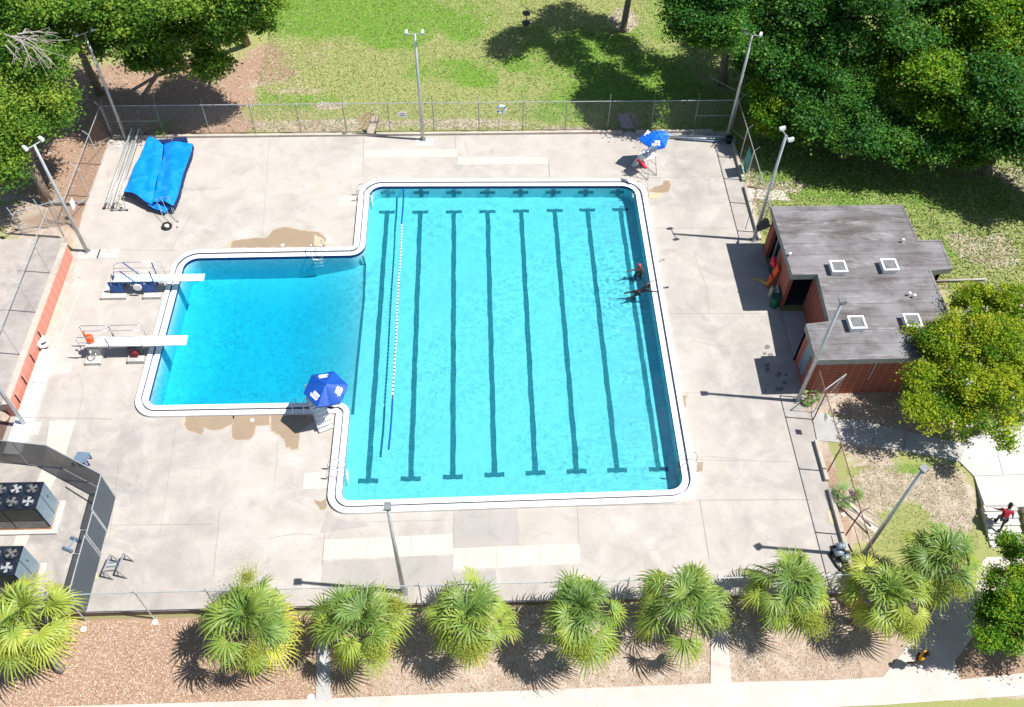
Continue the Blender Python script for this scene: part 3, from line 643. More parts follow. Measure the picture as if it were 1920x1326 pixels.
# terrace behind the brick wall
mb = MB(); mb.b2(-42,-24.98,28.1,40.25,.6,1.10); struct(mb, 'terrace', 'terrace')
t_ = thing('brick_wall', 'low salmon brick retaining wall with white cap beside the diving boards', 'wall', (-24.75,34,0))
mb = MB(); mb.b2(-24.97,-24.72,28.1,39.75,-.02,1.06); mb.build('brick_face', 'brick_salmon', t_)
mb = MB(); mb.b2(-25.0,-24.68,28.1,39.8,1.06,1.14); mb.build('cap', 'curb', t_)
mb = MB(); mb.b2(-24.66,-24.42,29.2,39.6,0,.06); mb.b2(-24.42,-24.2,29.6,38.4,0,.03); mb.build('footing', 'curb', t_)
for yy in (33.2,31.6,30.1,28.9):
    mb = MB(); mb.tube([(-24.68,yy,.15),(-24.66,yy,.85)], .03, 6); mb.build('drain_pipe', 'rubber', t_)
# lower dark pit at the left edge
mb = MB(); mb.b2(-40,-25.0,24.9,28.1,.0,.05); struct(mb, 'lower_yard', 'edge_stain')
# long white board along the wall foot
t_ = thing('white_board', 'long white folded float strip with faint blue print lying along the brick wall', 'float strip', tuple(P(50,760,.0)))
mb = MB()
pA = P(90,655,.3); pB = P(20,850,.3); d = (pB-pA).normalized(); nn = Vector((-d.y,d.x,0))
for k, (s0,s1) in enumerate(((0,.33),(.34,.66),(.67,1.0))):
    a = pA.lerp(pB,s0); b = pA.lerp(pB,s1); ww = .33+.02*k
    mb.add([(*(a-nn*ww).to_2d(),.30),(*(b-nn*ww).to_2d(),.30),(*(b+nn*ww).to_2d(),.16),(*(a+nn*ww).to_2d(),.16),(*(a-nn*ww).to_2d(),.0),(*(b-nn*ww).to_2d(),.0),(*(b+nn*ww).to_2d(),.0),(*(a+nn*ww).to_2d(),.0)],
           [(0,1,2,3),(4,7,6,5),(0,4,5,1),(1,5,6,2),(2,6,7,3),(3,7,4,0)])
mb.build('panel', 'white_plastic', t_)
mb = MB(); c = P(82,645,.3); mb.torus((c.x,c.y,.34), .24, .09, n=16); mb.tube([(c.x-.25,c.y+.6,.2),(c.x-.1,c.y+.1,.36)], .12, 8); mb.build('handle_ring', 'white_plastic', t_, True)
mb = MB(); r = random.Random(9)
for row in (-.12,.12):
    for i in range(7):
        o = pA.lerp(pB,.09+.018*i+(.02 if row>0 else 0))+nn*row
        z = .225-.07*row/.33+.012+.005
        mb.box((o.x,o.y,z+.0), (.045,.10,.006), rz=r.choice((0,.5,-.5,1.2)))
mb.build('print', 'pale_blue_text', t_)

# ------------------------------------------------------------------ curbs
def curb(b, lab): mb = MB(); mb.b2(*b); return one(mb, 'curb', 'curb', lab, 'curb', 'raised kerbs round the pool deck')
curb((-24.9,9.85,50.82,51.02,-.2,.17), 'long raised concrete kerb along the far fence left of the ramp')
curb((10.85,16.2,50.82,51.02,-.2,.17), 'short raised concrete kerb along the far fence right of the ramp')
curb((17.28,17.47,45.75,50.2,-.2,.22), 'raised kerb along the right fence at the far corner')
curb((17.28,17.47,40.3,45.2,-.2,.22), 'raised kerb between the side gap and the dark brick building')
curb((17.28,17.47,23.1,25.5,-.2,.22), 'raised kerb just below the concrete walkway opening')
curb((17.28,17.47,18.0,22.6,-.2,.22), 'raised kerb beside the small palmetto near the front right corner')

# ------------------------------------------------------------------ fences
def fence(label, a, b, z0, z1, posts, group='chain link fence runs', mesh='chain_link', railmat='galv', postmat='galv', arm=(0,0), mids=(), braces=(), z0b=None, arm_h=.36, meshon=True):
    A = Vector(a); B = Vector(b); d = (B-A).normalized(); L = (B-A).length; mid = (A+B)/2
    t = thing('chain_link_fence', label, 'fence', (mid.x,mid.y,z0), group)
    zb = z0 if z0b is None else z0b
    mb = MB(); mb.tube([(A.x,A.y,z1),(B.x,B.y,z1)], .028, 6); mb.build('top_rail', railmat, t)
    for s0, s1, z in mids:
        p, q = A+d*s0, A+d*s1; mb = MB(); mb.tube([(p.x,p.y,z),(q.x,q.y,z)], .02, 6); mb.build('mid_rail', railmat, t)
    for s in posts:
        p = A+d*s; mb = MB(); mb.tube([(p.x,p.y,z0),(p.x,p.y,z1)], .035, 6)
        if arm != (0,0): mb.tube([(p.x,p.y,z1),(p.x+arm[0],p.y+arm[1],z1+arm_h)], .022, 5)
        mb.build('post', postmat, t)
    for s0, s1 in braces:
        p, q = A+d*s0, A+d*s1; mb = MB(); mb.tube([(p.x,p.y,zb+.15),(q.x,q.y,z1-.9)], .02, 5); mb.build('brace', railmat, t)
    if meshon:
        mb = MB(); mb.add([(A.x,A.y,zb+.03),(B.x,B.y,zb+.03),(B.x,B.y,z1),(A.x,A.y,z1)],[(0,1,2,3)]); mb.build('mesh', mesh, t)
    return t
def seq(L, st, first=0.): 
    out = []; s = first
    while s <= L+.01: out.append(s); s += st
    return out
YN = 51.22
nx_ = [-21.5,-18.4,-15.3,-12.2,-9.1,-6.1,-3.1,0,3,5.95,8.9,11.9,14.9]
fence('far chain link fence between the pool deck and the lawn', (-24.95,YN), (17.55,YN), -.05, 2.42, [0]+[x+24.95 for x in nx_]+[42.5], arm=(0,.30), mids=((.1,3.4,1.15),(39.9,42.4,1.15)), postmat='galv_dark')
fence('right chain link fence from the far corner down to the brick building', (17.6,YN), (17.6,40.3), -.05, 2.42, [0,3.1,5.3,7.6,10.2], arm=(.30,0), mesh='chain_rust', braces=((.2,3.0),(7.7,10.0)))
fence('rusty railed chain link fence on the right below the brick building', (17.6,28.3), (17.6,17.05), -.05, 2.42, [0,1.4,4.6,8.2,11.2], railmat='rust', postmat='rust', arm=(.30,0), mids=((8.3,11.2,1.2),), z0b=.02)
fence('front chain link fence behind the row of palms', (-25.0,16.98), (17.55,16.98), -.5, 2.40, [0,3.2,6.5,9.6,12.7,15.8,18.9,22.0,25.1,28.2,31.3,34.4,37.5,40.6,42.5], railmat='galv', postmat='galv', arm=(0,-.01))
fence('left chain link fence between the far corner pole and the gate', (-25.05,YN), (-25.05,42.0), -.05, 2.42, [0,3.0,6.1,9.2], arm=(-.30,0), mesh='chain_rust', braces=((.3,2.9),(6.2,9.0)))
fence('chain link fence on the raised terrace above the brick wall', (-25.05,40.4), (-25.05,27.8), 1.1, 3.55, [0,3.0,6.0,9.0,12.2], arm=(-.30,0))
fence('short chain link fence with crossed braces beside the left gate', (-25.05,41.9), (-27.6,40.6), .3, 2.75, [0,1.3,2.8], arm=(-.2,.2), braces=((.1,1.2),(1.4,2.7)))
# rusty length of the front top rail
for ob in (): pass
G = 'grey screened fence panels round the chillers'
fence('screened fence run at the back of the chiller enclosure', (-24.9,25.35), (-21.45,24.85), 0, 2.2, [0,1.7,3.48], G, 'screen')
fence('screened fence run slanting across the enclosure corner', (-21.42,24.83), (-18.4,23.15), 0, 2.2, [0,1.7,3.4], G, 'screen')
fence('screened fence panel just above the chiller enclosure gate', (-18.38,23.1), (-18.36,21.25), 0, 2.2, [0,1.85], G, 'screen')
fence('narrow screened gate of the chiller enclosure', (-18.33,21.15), (-18.33,20.0), .1, 2.15, [0,1.15], G, 'screen', mids=((0,1.15,.15),))
fence('long screened fence panel between the enclosure gate and the front corner', (-18.36,19.9), (-18.36,17.1), 0, 2.2, [0,2.75], G, 'screen')
# post footings at the front
for i, (px,py) in enumerate(((157,1180),(291,1167))):
    p = P(px,py,-.5); mb = MB(); mb.cyl((p.x,p.y,-.60), .17, .14, 12, .13)
    one(mb, 'post_footing', 'white_paint', ('round white concrete footing at the enclosure corner post','round white concrete footing at the second front fence post')[i], 'footing', 'concrete fence footings')
# open gates
def gate(label, hinge, ang, w_, h, z0, mesh='chain_link'):
    t = thing('gate', label, 'gate', (hinge[0],hinge[1],z0)); e = (hinge[0]+w_*math.cos(ang), hinge[1]+w_*math.sin(ang))
    mb = MB(); mb.tube([(*hinge,z0+.1),(*hinge,z0+h),(*e,z0+h),(*e,z0+.1)], .028, 6, closed=True); mb.tube([(*hinge,z0+.1),(*e,z0+h)], .018, 5); mb.build('frame', 'galv', t)
    mb = MB(); mb.add([(*hinge,z0+.1),(*e,z0+.1),(*e,z0+h),(*hinge,z0+h)],[(0,1,2,3)]); mb.build('mesh', mesh, t)
gate('open galvanised gate swung against the dark bed beside the brick building', (17.72,27.35), .62, 1.75, 2.1, -.05)
gate('open wire gate beside the left corner of the diving end', (-25.0,41.8), 2.6, 1.3, 2.1, .05)

# ------------------------------------------------------------------ light poles
simple('lamp_grey', (.62,.64,.64), .5, 0, .05)
def make_pole(double=True, h=8.15):
    t = thing('light_pole', 'x', 'light pole', (0,0,0))
    mb = MB(); mb.tube([(0,0,0),(0,0,h)], [.115,.075], 12); mb.build('pole', 'galv', t, True)
    mb = MB(); mb.b2(-.19,.19,-.19,.19,0,.03)
    for a in range(4): mb.cyl((.14*(1 if a%2 else -1),.14*(1 if a//2 else -1),.03), .025, .06, 6)
    mb.build('base_plate', 'galv_dark', t)
    if double:
        mb = MB(); mb.tube([(-.44,0,h),(.44,0,h)], .03, 8); mb.build('crossarm', 'galv', t)
        xs_ = (-.50,.50)
    else: xs_ = (0,)
    for x in xs_:
        mb = MB(); w2 = .10 if double else .17
        mb.add([(x-w2,-.15,h+.02),(x+w2,-.15,h+.02),(x+w2*.8,.19,h+.05),(x-w2*.8,.19,h+.05),(x-w2*.9,-.16,h+.16),(x+w2*.9,-.16,h+.16),(x+w2*.7,.16,h+.21),(x-w2*.7,.16,h+.21)],
               [(0,1,2,3),(4,7,6,5),(0,4,5,1),(1,5,6,2),(2,6,7,3),(3,7,4,0)])
        mb.build('floodlight', 'lamp_grey' if double else 'galv_dark', t)
        mb = MB(); mb.box((x,.0,h+.0),(w2*1.7,.26,.03)); mb.build('lens', 'lens' if double else 'glass_dark', t)
    return t
pd = make_pole(True); ps = make_pole(False)
LP = [(pd,237,262,'tall light pole at the far left corner of the deck beside the reels',R(35)),(pd,163,471,'tall light pole at the end of the brick wall',R(50)),(pd,793,262,'tall light pole standing in the middle of the far fence',0),
 (pd,1362,262,'tall light pole at the far right corner behind the bundled pipes',R(-20)),(pd,1413,450,'tall light pole at the corner of the brick building roof',R(-75)),(ps,1495,752,'single lamp light pole at the front corner of the brick building',R(-90)),
 (ps,757,1110,'single lamp light pole rising between the palms at the front fence',R(0)),(ps,1615,1044,'single lamp light pole at the front right corner among palms',R(-60)),(pd,48,798,'tall light pole leaning out of frame at the left edge',R(80))]
used = set()
for pr, px, py, lab, rz in LP:
    o = pr if pr not in used else copy_tree(pr); used.add(pr)
    p = P(px,py,0); 
    if px == 1615: p = P(px,py,-.1)
    o.location = p; o.rotation_euler.z = rz; o['label'] = lab; o['group'] = 'pool light poles'
for (px,py,w_) in ((868,262,0),):
    pass
mb = MB()
for (px,py) in ((793,266),(163,476),(200,475),(48,803),(235,268)):
    p = P(px,py,0); mb.b2(p.x-.5,p.x+.75,p.y-.45,p.y+.35,0,.02)
struct(mb, 'pole_pads', 'pad')

# ------------------------------------------------------------------ brick building
B = thing('brick_building', 'low red brick changing rooms with dark flat roof and four skylights', 'building', (21,34,0))
HR = 3.3
fpA = [(17.35,34.55),(18.75,34.55),(18.75,31.0),(17.35,31.0),(17.35,28.55),(24.9,28.55),(24.9,34.7),(26.2,34.7),(26.2,36.9),(25.0,36.9),(25.0,39.9),(17.35,39.9)]
def inset(pts, d):
    out = []; n = len(pts)
    for i in range(n):
        a, b, c = Vector(pts[i-1]), Vector(pts[i]), Vector(pts[(i+1)%n]); u = (b-a).normalized(); v_ = (c-b).normalized()
        na = Vector((-u.y,u.x)); nb = Vector((-v_.y,v_.x)); out.append(tuple(b+(na+nb)*d))
    return out
rf = [(17.32,34.4),(18.75,34.4),(18.55,30.9),(17.28,30.75),(17.22,28.4),(25.1,28.45),(25.1,34.55),(26.4,34.7),(26.45,36.85),(25.15,36.85),(25.1,39.8),(17.28,39.8)]
# walls: individual faces so doors and recesses can open
mb = MB()
def wall(x0,y0,x1,y1,z0=-.4,z1=3.0,th=.22):
    dx, dy = x1-x0, y1-y0; L = math.hypot(dx,dy); n = (-dy/L*th, dx/L*th)
    mb.add([(x0,y0,z0),(x1,y1,z0),(x1+n[0],y1+n[1],z0),(x0+n[0],y0+n[1],z0),(x0,y0,z1),(x1,y1,z1),(x1+n[0],y1+n[1],z1),(x0+n[0],y0+n[1],z1)],[(0,1,5,4),(1,2,6,5),(2,3,7,6),(3,0,4,7),(4,5,6,7),(0,3,2,1)])
wall(17.45,28.6,24.8,28.6); wall(24.8,28.6,24.8,34.6); wall(24.8,34.9,26.1,34.9); wall(26.1,34.9,26.1,36.7); wall(25.0,36.7,25.0,39.7); wall(25.0,39.7,17.5,39.7)
wall(17.45,31.0,17.45,28.82); wall(18.8,34.8,18.8,31.22); wall(18.8,31.0,17.45,31.0)
wall(17.45,37.2,17.45,34.8); wall(17.45,39.48,17.45,38.9)
mb.build('wall', 'brick_red', B)
mb = MB(); mb.prism(rf, 3.02, HR); mb.build('roof', 'roof', B)
mb = MB(); n = len(rf); ro = inset(rf, -.05); 
strip(mb, ro, 2.92, ro, HR+.02); strip(mb, ro, 2.92, inset(rf,.10), 2.92)
mb.build('fascia', 'roof_flash', B)
mb = MB(); strip(mb, ro, HR+.02, inset(rf,.07), HR+.02); strip(mb, inset(rf,.07), HR+.02, inset(rf,.09), HR-.02); mb.build('roof_edge', 'roof', B)
mb = MB(); mb.b2(19.05,24.6,28.9,39.4,-.05,.02); mb.b2(17.7,19.05,35.0,39.4,-.05,.02); mb.build('floor', 'dark_grey', B)
mb = MB(); mb.box((17.42,29.75,1.5),(.04,.75,2.0)); mb.build('door_panel', 'bluegrey', B)
mb = MB(); mb.box((17.50,37.95,1.2),(.10,.08,2.5)); mb.box((17.50,37.3,1.2),(.10,.08,2.5)); mb.build('door_frame', 'bluegrey', B)
for i, (px,py) in enumerate(((1572,500),(1668,497),(1607,605),(1711,601))):
    p = P(px,py,HR+.3); mb = MB()
    mb.b2(p.x-.40,p.x+.40,p.y-.40,p.y+.40,HR,HR+.28); s = mb.build('skylight', 'white_paint', B)
    mb = MB()
    for a,b,c,d in ((-.44,-.34,-.44,.44),(.34,.44,-.44,.44),(-.34,.34,-.44,-.34),(-.34,.34,.34,.44)): mb.b2(p.x+a,p.x+b,p.y+c,p.y+d,HR+.28,HR+.36)
    mb.build('frame', 'white_paint', s)
    mb = MB(); mb.b2(p.x-.34,p.x+.34,p.y-.34,p.y+.34,HR+.29,HR+.33); mb.build('pane', 'chiller_grey', s)
    for q in [x for x in COL.objects if x.parent == s]: pass
for px,py in ((1693,452),(1705,552),(1481,478),(1714,556)):
    p = P(px,py,HR+.1); mb = MB(); mb.cyl((p.x,p.y,HR), .05, .22, 8); mb.cyl((p.x,p.y,HR+.2), .08, .04, 8); mb.build('vent_pipe', 'white_paint', B)
mb = MB(); mb.tube([(20.6,28.55,2.9),(20.6,28.52,1.3)], .03, 6); mb.build('downpipe', 'galv', B)
mb = MB(); mb.prism([(17.47,34.5),(18.8,34.5),(18.8,31.1),(17.47,31.1)], .0, .012); struct(mb, 'recess_floor', 'walk')
# dark awning / tarp at the back corner of the building
mb = MB(); mb.add([(17.3,39.9,2.3),(17.3,39.2,2.3),(16.75,39.5,1.6),(16.8,40.1,1.5),(17.3,40.4,1.9)],[(0,1,2,3,4)]); mb.add([(p[0],p[1],p[2]-.04) for p in mb.v],[(4,3,2,1,0)])
one(mb, 'awning_cloth', 'black', 'torn black cloth hanging at the back corner of the brick building', 'cloth')
# ------------------------------------------------------------------ items against the building
p0 = P(1453,566,0)
t_ = thing('trash_can', 'round dark green trash can against the brick pier', 'trash can', (17.15,34.95,0))
mb = MB(); mb.cyl((17.15,34.95,0), .24, .8, 16, .30); mb.build('barrel', 'green_plastic', t_)
mb = MB(); mb.torus((17.15,34.95,.8), .30, .03, n=16, k=6); mb.build('rim', 'green_plastic', t_); mb = MB(); mb.cyl((17.15,34.95,.74), .27, .01, 16); mb.build('opening', 'black', t_)
t_ = thing('rescue_board', 'orange and red rescue spine board leaning on the brick pier', 'rescue board', (17.25,36.3,0))
mb = MB(); mb.box((17.18,36.45,.95),(.08,.42,1.75),rot=Euler((.12,.14,0))); mb.build('board', 'orange', t_)
mb = MB(); mb.box((17.12,36.78,1.72),(.16,.40,.38),rot=Euler((.1,.1,.2))); mb.sphere((17.1,36.85,1.95),.17,10,6); mb.build('head_pad', 'red', t_)
for z in (.5,1.0): mb = MB(); mb.box((17.12,36.42,z),(.03,.46,.07),rot=Euler((.1,.14,0))); mb.build('strap', 'black', t_)
mb = MB(); mb.tube([P(1412,523,.05),P(1425,526,.08),P(1436,532,.4),P(1441,530,.6),P(1447,524,.8)], .035, 8)
one(mb, 'pool_noodle', 'yellow', 'bent yellow pool noodle lying in the shade by the brick pier', 'pool noodle', smooth=True)
mb = MB(); mb.tube([(17.1,35.75,.0),(17.05,35.7,.75)], [.13,.10], 10); one(mb, 'canister', 'cream', 'small tan cylinder standing beside the orange rescue board', 'canister')
t_ = thing('folded_chairs', 'stack of folded grey chairs leaning on the brick pier', 'folding chairs', (17.25,35.45,0))
for i in range(3):
    mb = MB(); mb.box((17.22+.04*i,35.35+.12*i,.5),(.04,.42,.95),rot=Euler((0,.18,.1*i))); mb.build('folded_chair', 'galv_dark', t_)
# ------------------------------------------------------------------ ladders
def make_ladder():
    t = thing('pool_ladder', 'x', 'pool ladder', (0,0,0))
    for s in (-.29,.29):
        mb = MB(); pts = [(s,-.80,0),(s,-.78,.45),(s,-.62,.78),(s,-.40,.86),(s,-.12,.80),(s,.10,.52),(s,.16,.2),(s,.14,-.3),(s,.12,-.75)]
        mb.tube(pts, .024, 8); mb.build('rail', 'steel', t, True)
    for z in (-.15,-.42,-.68): mb = MB(); mb.box((0,.14,z),(.55,.09,.025)); mb.build('tread', 'white_plastic', t)
    return t
lad = make_ladder(); used = False
for (px,py,rz,lab) in ((595,479,180,'steel ladder at the top edge of the diving end'),(565,760,0,'steel ladder on the near edge of the diving end in umbrella shade'),(692,368,-90,'steel ladder at the far left corner of the lap lanes'),
    (644,886,-90,'steel ladder at the near left corner of the lap lanes'),(1192,362,90,'steel ladder at the far right corner of the lap lanes'),(1279,872,90,'steel ladder at the near right corner of the lap lanes')):
    o = lad if not used else copy_tree(lad); used = True
    p = P(px,py,.17); o.location = (p.x,p.y,.10); o.rotation_euler.z = R(rz); o['label'] = lab; o['group'] = 'pool ladders'
# ------------------------------------------------------------------ diving boards
def rails(t, x0, x1, y, z, zt, mat, r=.022, curved=True, posts=()):
    mb = MB()
    if curved: pts = [(x0-.25,y,z-.55),(x0-.05,y,z+.2),(x0+.12,y,zt-.25),(x0+.38,y,zt-.05),(x0+.8,y,zt),(x1,y,zt),(x1,y,z-.1)]
    else: pts = [(x0,y,z-.1),(x0,y,zt-.08),(x0+.1,y,zt),(x1-.1,y,zt),(x1,y,zt-.08),(x1,y,z-.1)]
    mb.tube(pts, r, 8); mb.tube([(x0,y,(z+zt)/2),(x1,y,(z+zt)/2)], r*.8, 6); mb.build('handrail', mat, t, True)
t_ = thing('diving_board', 'pale green diving board on a blue metal stand, the farther one', 'diving board', (-20.3,36.9,0), 'diving boards')
mb = MB(); mb.b2(-21.3,-16.13,36.68,37.22,.98,1.04); mb.build('board', 'pale_blue_board', t_)
for x0_,x1_ in ((-22.2,-20.75),(-19.75,-18.75)):
    for y0_,y1_ in ((36.2,36.55),(37.3,37.55)):
        mb = MB(); mb.b2(x0_,x1_,y0_,y1_,0,.20); mb.build('concrete_base', 'pad', t_)
mb = MB(); mb.b2(-22.2,-21.75,36.55,37.3,0,.20); mb.build('concrete_base', 'pad', t_)
for x in (-21.55,-21.0,-19.7,-19.1):
    for y in (36.6,37.25): mb = MB(); mb.box((x,y,.55),(.09,.06,.86)); mb.build('leg', 'blue_metal', t_)
mb = MB(); mb.b2(-21.6,-20.9,36.58,36.63,.25,.8); mb.b2(-19.75,-19.05,36.58,36.63,.25,.85); mb.b2(-21.6,-19.0,36.66,36.72,.88,.97); mb.b2(-21.6,-19.0,37.18,37.24,.88,.97); mb.build('side_plate', 'blue_metal', t_)
mb = MB(); mb.tube([(-19.95,36.45,.75),(-19.95,36.53,.75)], .24, 20); mb.build('fulcrum_wheel', 'white_plastic', t_)
mb = MB(); mb.tube([(-19.55,36.6,.9),(-19.55,37.3,.9)], .07, 10); mb.build('fulcrum', 'galv', t_)
rails(t_, -21.3, -18.45, 36.6, 1.05, 2.0, 'steel'); rails(t_, -21.3, -18.45, 37.3, 1.05, 2.0, 'steel')
for y in (36.6,37.3):
    mb = MB(); mb.tube([(-20.6,y,2.0),(-19.95,y,.95)], .035, 6); mb.build('rail_brace', 'blue_metal', t_); mb = MB(); mb.tube([(-18.95,y,2.0),(-18.98,y,.5)], .035, 6); mb.build('rail_brace', 'blue_metal', t_)
t_ = thing('diving_board', 'white diving board on concrete piers with an orange jug on it, the nearer one', 'diving board', (-20.3,32.25,0), 'diving boards')
mb = MB(); mb.b2(-21.7,-16.28,31.93,32.60,.98,1.04); mb.build('board', 'white_paint', t_)
mb = MB(); mb.b2(-21.9,-21.05,31.4,33.0,0,.22); mb.b2(-21.7,-21.1,31.95,32.7,.22,.80); mb.build('concrete_base', 'pad', t_)
for ya_, yb_ in ((31.45,31.85),(32.7,33.0)): mb = MB(); mb.b2(-19.6,-18.72,ya_,yb_,0,.26); mb.build('concrete_base', 'pad', t_)
mb = MB(); mb.b2(-21.6,-18.8,31.98,32.08,.86,.975); mb.b2(-21.6,-18.8,32.45,32.55,.86,.975); mb.build('frame', 'galv', t_)
mb = MB(); mb.b2(-19.55,-18.8,31.9,32.6,.5,.84); mb.b2(-19.5,-19.3,31.95,32.5,0,.5); mb.build('fulcrum_box', 'dark_grey', t_)
mb = MB(); mb.tube([(-19.2,31.7,.45),(-19.2,32.0,.45)], .2, 14); mb.build('fulcrum_wheel', 'dark_red', t_)
mb = MB(); mb.torus((-21.4,31.8,.62), .26, .03, 'X', 18, 6, rot=Euler((0,R(80),0))); mb.build('hoop', 'steel', t_, True)
for y in (31.85,32.68):
    rails(t_, -21.95, -20.4, y, 1.0, 1.9, 'steel', .024, False); rails(t_, -20.35, -18.6, y, 1.0, 1.9, 'steel', .024, False)
t_ = thing('water_jug', 'bright orange jug with a handle on the nearer diving board', 'jug', (-21.45,32.25,1.04))
mb = MB(); mb.tube([(-21.45,32.25,1.04),(-21.45,32.25,1.15),(-21.45,32.25,1.5),(-21.45,32.27,1.58)], [.17,.21,.20,.12], 14); mb.build('body', 'orange', t_, True)
mb = MB(); mb.tube([(-21.62,32.3,1.5),(-21.72,32.4,1.7),(-21.6,32.45,1.75)], .04, 8); mb.build('spout', 'orange', t_, True)
# ------------------------------------------------------------------ lifeguard chairs
def lg_chair(loc, rz, label, flag):
    t = thing('lifeguard_chair', label, 'lifeguard chair', (0,0,0), 'lifeguard chairs')
    H = 1.55
    for x in (-.38,.38):
        mb = MB(); mb.tube([(x,.62,0),(x*.85,.25,H),(x*.85,.25,H+.95)], .026, 8); mb.build('leg', 'steel', t, True)
        mb = MB(); mb.tube([(x,-.95,0),(x*.85,-.30,H),(x*.85,-.28,H+.45),(x*.85,.22,H+.5)], .026, 8); mb.build('leg', 'steel', t, True)
        mb = MB(); mb.tube([(x,-.95,.06),(x,.62,.06)], .02, 6); mb.build('side_rail', 'steel', t); mb = MB(); mb.tube([(x*.93,-.6,.8),(x*.93,.45,.8)], .02, 6); mb.build('side_rail', 'steel', t)
    for i in range(6):
        k = (i+.5)/6; y = -.95+(.65)*k; mb = MB(); mb.box((0,y-.05,H*k),(.78,.24,.04)); mb.build('tread', 'white_plastic', t)
    mb = MB(); mb.b2(-.42,.42,-.42,.32,H-.04,H+.01); mb.build('platform', 'white_plastic', t)
    mb = MB(); mb.b2(-.26,.26,-.15,.30,H+.38,H+.43); mb.build('seat', 'bluegrey' if flag else 'white_plastic', t)
    mb = MB(); mb.box((0,.34,H+.70),(.52,.05,.48),rot=Euler((-.18,0,0))); mb.build('backrest', 'bluegrey' if flag else 'white_plastic', t)
    mb = MB(); mb.tube([(-.2,-.1,H),(-.2,-.1,H+.38)], .02, 6); mb.tube([(.2,-.1,H),(.2,-.1,H+.38)], .02, 6); mb.tube([(-.2,.25,H),(-.2,.25,H+.38)], .02, 6); mb.tube([(.2,.25,H),(.2,.25,H+.38)], .02, 6); mb.build('seat_post', 'steel', t)
    t.location = loc; t.rotation_euler.z = rz
    return t
lg_chair(Vector((-8.72,27.75,0)), R(25), 'white lifeguard chair in umbrella shade at the inner pool corner', 0)
lg_chair(Vector((11.05,46.75,0)), R(-145), 'white lifeguard chair with blue grey seat at the far right pool corner', 1)
def umbrella(loc, base, rad, tilt, mat, label, broken=False, rz=0.):
    t = thing('umbrella', label, 'umbrella', base, 'blue sun umbrellas')
    c = Vector(loc); rot = Euler((tilt[0],tilt[1],rz)).to_matrix(); r = random.Random(3)
    mb = MB(); mb.tube([base, c+rot@Vector((0,0,.0))], .024, 8); mb.build('pole', 'white_paint' if broken else 'steel', t)
    N = 6; top = c+rot@Vector((0,0,.42)); vs = []; K = 6
    per = []
    for i in range(N*4):
        a = 2*math.pi*i/(N*4); f = i%4/4; rr = rad*math.cos(math.pi/N)/math.cos((a%(2*math.pi/N))-math.pi/N)
        per.append((a, rr))
    mb = MB(); vs = [top]
    for k in range(1,K+1):
        for a, rr in per:
            s = k/K; z = .42-.42*s**1.15-(.05*s*(1-abs(math.cos(a*N/2)))) 
            x, y = rr*s*math.cos(a), rr*s*math.sin(a)
            if broken:
                z += .22*s*s*math.sin(a*2+1)+.07*s*math.sin(a*5)-(.30*s*s if math.cos(a+2.6) > .55 else 0); x *= 1-.10*s*math.cos(3*a); y *= .80
            vs.append(c+rot@Vector((x,y,z)))
    n = len(per); fs = [(0,1+i,1+(i+1)%n) for i in range(n)]
    for k in range(K-1): fs += [(1+k*n+i,1+(k+1)*n+i,1+(k+1)*n+(i+1)%n,1+k*n+(i+1)%n) for i in range(n)]
    fr_ = 1+(K-1)*n; m0 = len(vs)
    for i in range(n):
        p = vs[fr_+i]; vs.append(p+rot@Vector((0,0,-.11)))
    fs += [(fr_+i,m0+i,m0+(i+1)%n,fr_+(i+1)%n) for i in range(n)]
    mb.add(vs, fs); mb.build('canopy', mat, t)
    mb = MB(); mb.tube([top, top+rot@Vector((0,0,.07))], [.05,.03], 8); mb.build('finial', 'blue_metal', t)
    for i in range(6):
        a = 2*math.pi*(i)/6; q = c+rot@Vector((rad*.9*math.cos(a),rad*.9*math.sin(a)*(.8 if broken else 1),.03)); mb = MB(); mb.tube([c+rot@Vector((0,0,.36)), q], .008, 4); mb.build('rib', 'steel', t)
    # white printed blocks near the hem
    for (pi, s0) in ((1,.70),(3,.70),(5,.70)) if not broken else ((2,.72),(4,.70)):
        a = 2*math.pi*(pi+.5)/N
        rr = rad*math.cos(math.pi/N)
        def pt(u, v, lift=.012):
            s = u/rr; z = .42-.42*s**1.15-.05*s
            if broken:
                z += .22*s*s*math.sin(a*2+1)+.07*s*math.sin(a*5)-(.30*s*s if math.cos(a+2.6) > .55 else 0)+.03
            q = Vector((u*math.cos(a)-v*math.sin(a), u*math.sin(a)+v*math.cos(a), z+lift+.018))
            if broken: q.y *= .8
            return c+rot@q
        mb = MB()
        for u0,u1,v0,v1 in ((.74,.86,-.36,.36),(.56,.70,-.16,.20)):
            nseg = 3
            for j in range(nseg):
                va = v0+(v1-v0)*j/nseg; vb = v0+(v1-v0)*(j+1)/nseg; u0,u1 = u0,u1
                mb.add([pt(rr*u0,rad*va),pt(rr*u1,rad*va),pt(rr*u1,rad*vb),pt(rr*u0,rad*vb)],[(0,1,2,3)])
        mb.build('print', 'white_paint', t)
    return t
umbrella(P(611,729,2.75), Vector((-8.35,27.85,1.2)), 1.12, (R(6),R(4)), 'umbrella_blue', 'dark blue hexagonal umbrella with white print over the nearer lifeguard chair', rz=.25)
umbrella(P(1229,258,2.2), P(1227,291,0), 1.0, (R(8),R(6)), 'umbrella_bright', 'battered bright blue umbrella on a white pole at the far right', True, rz=.1)
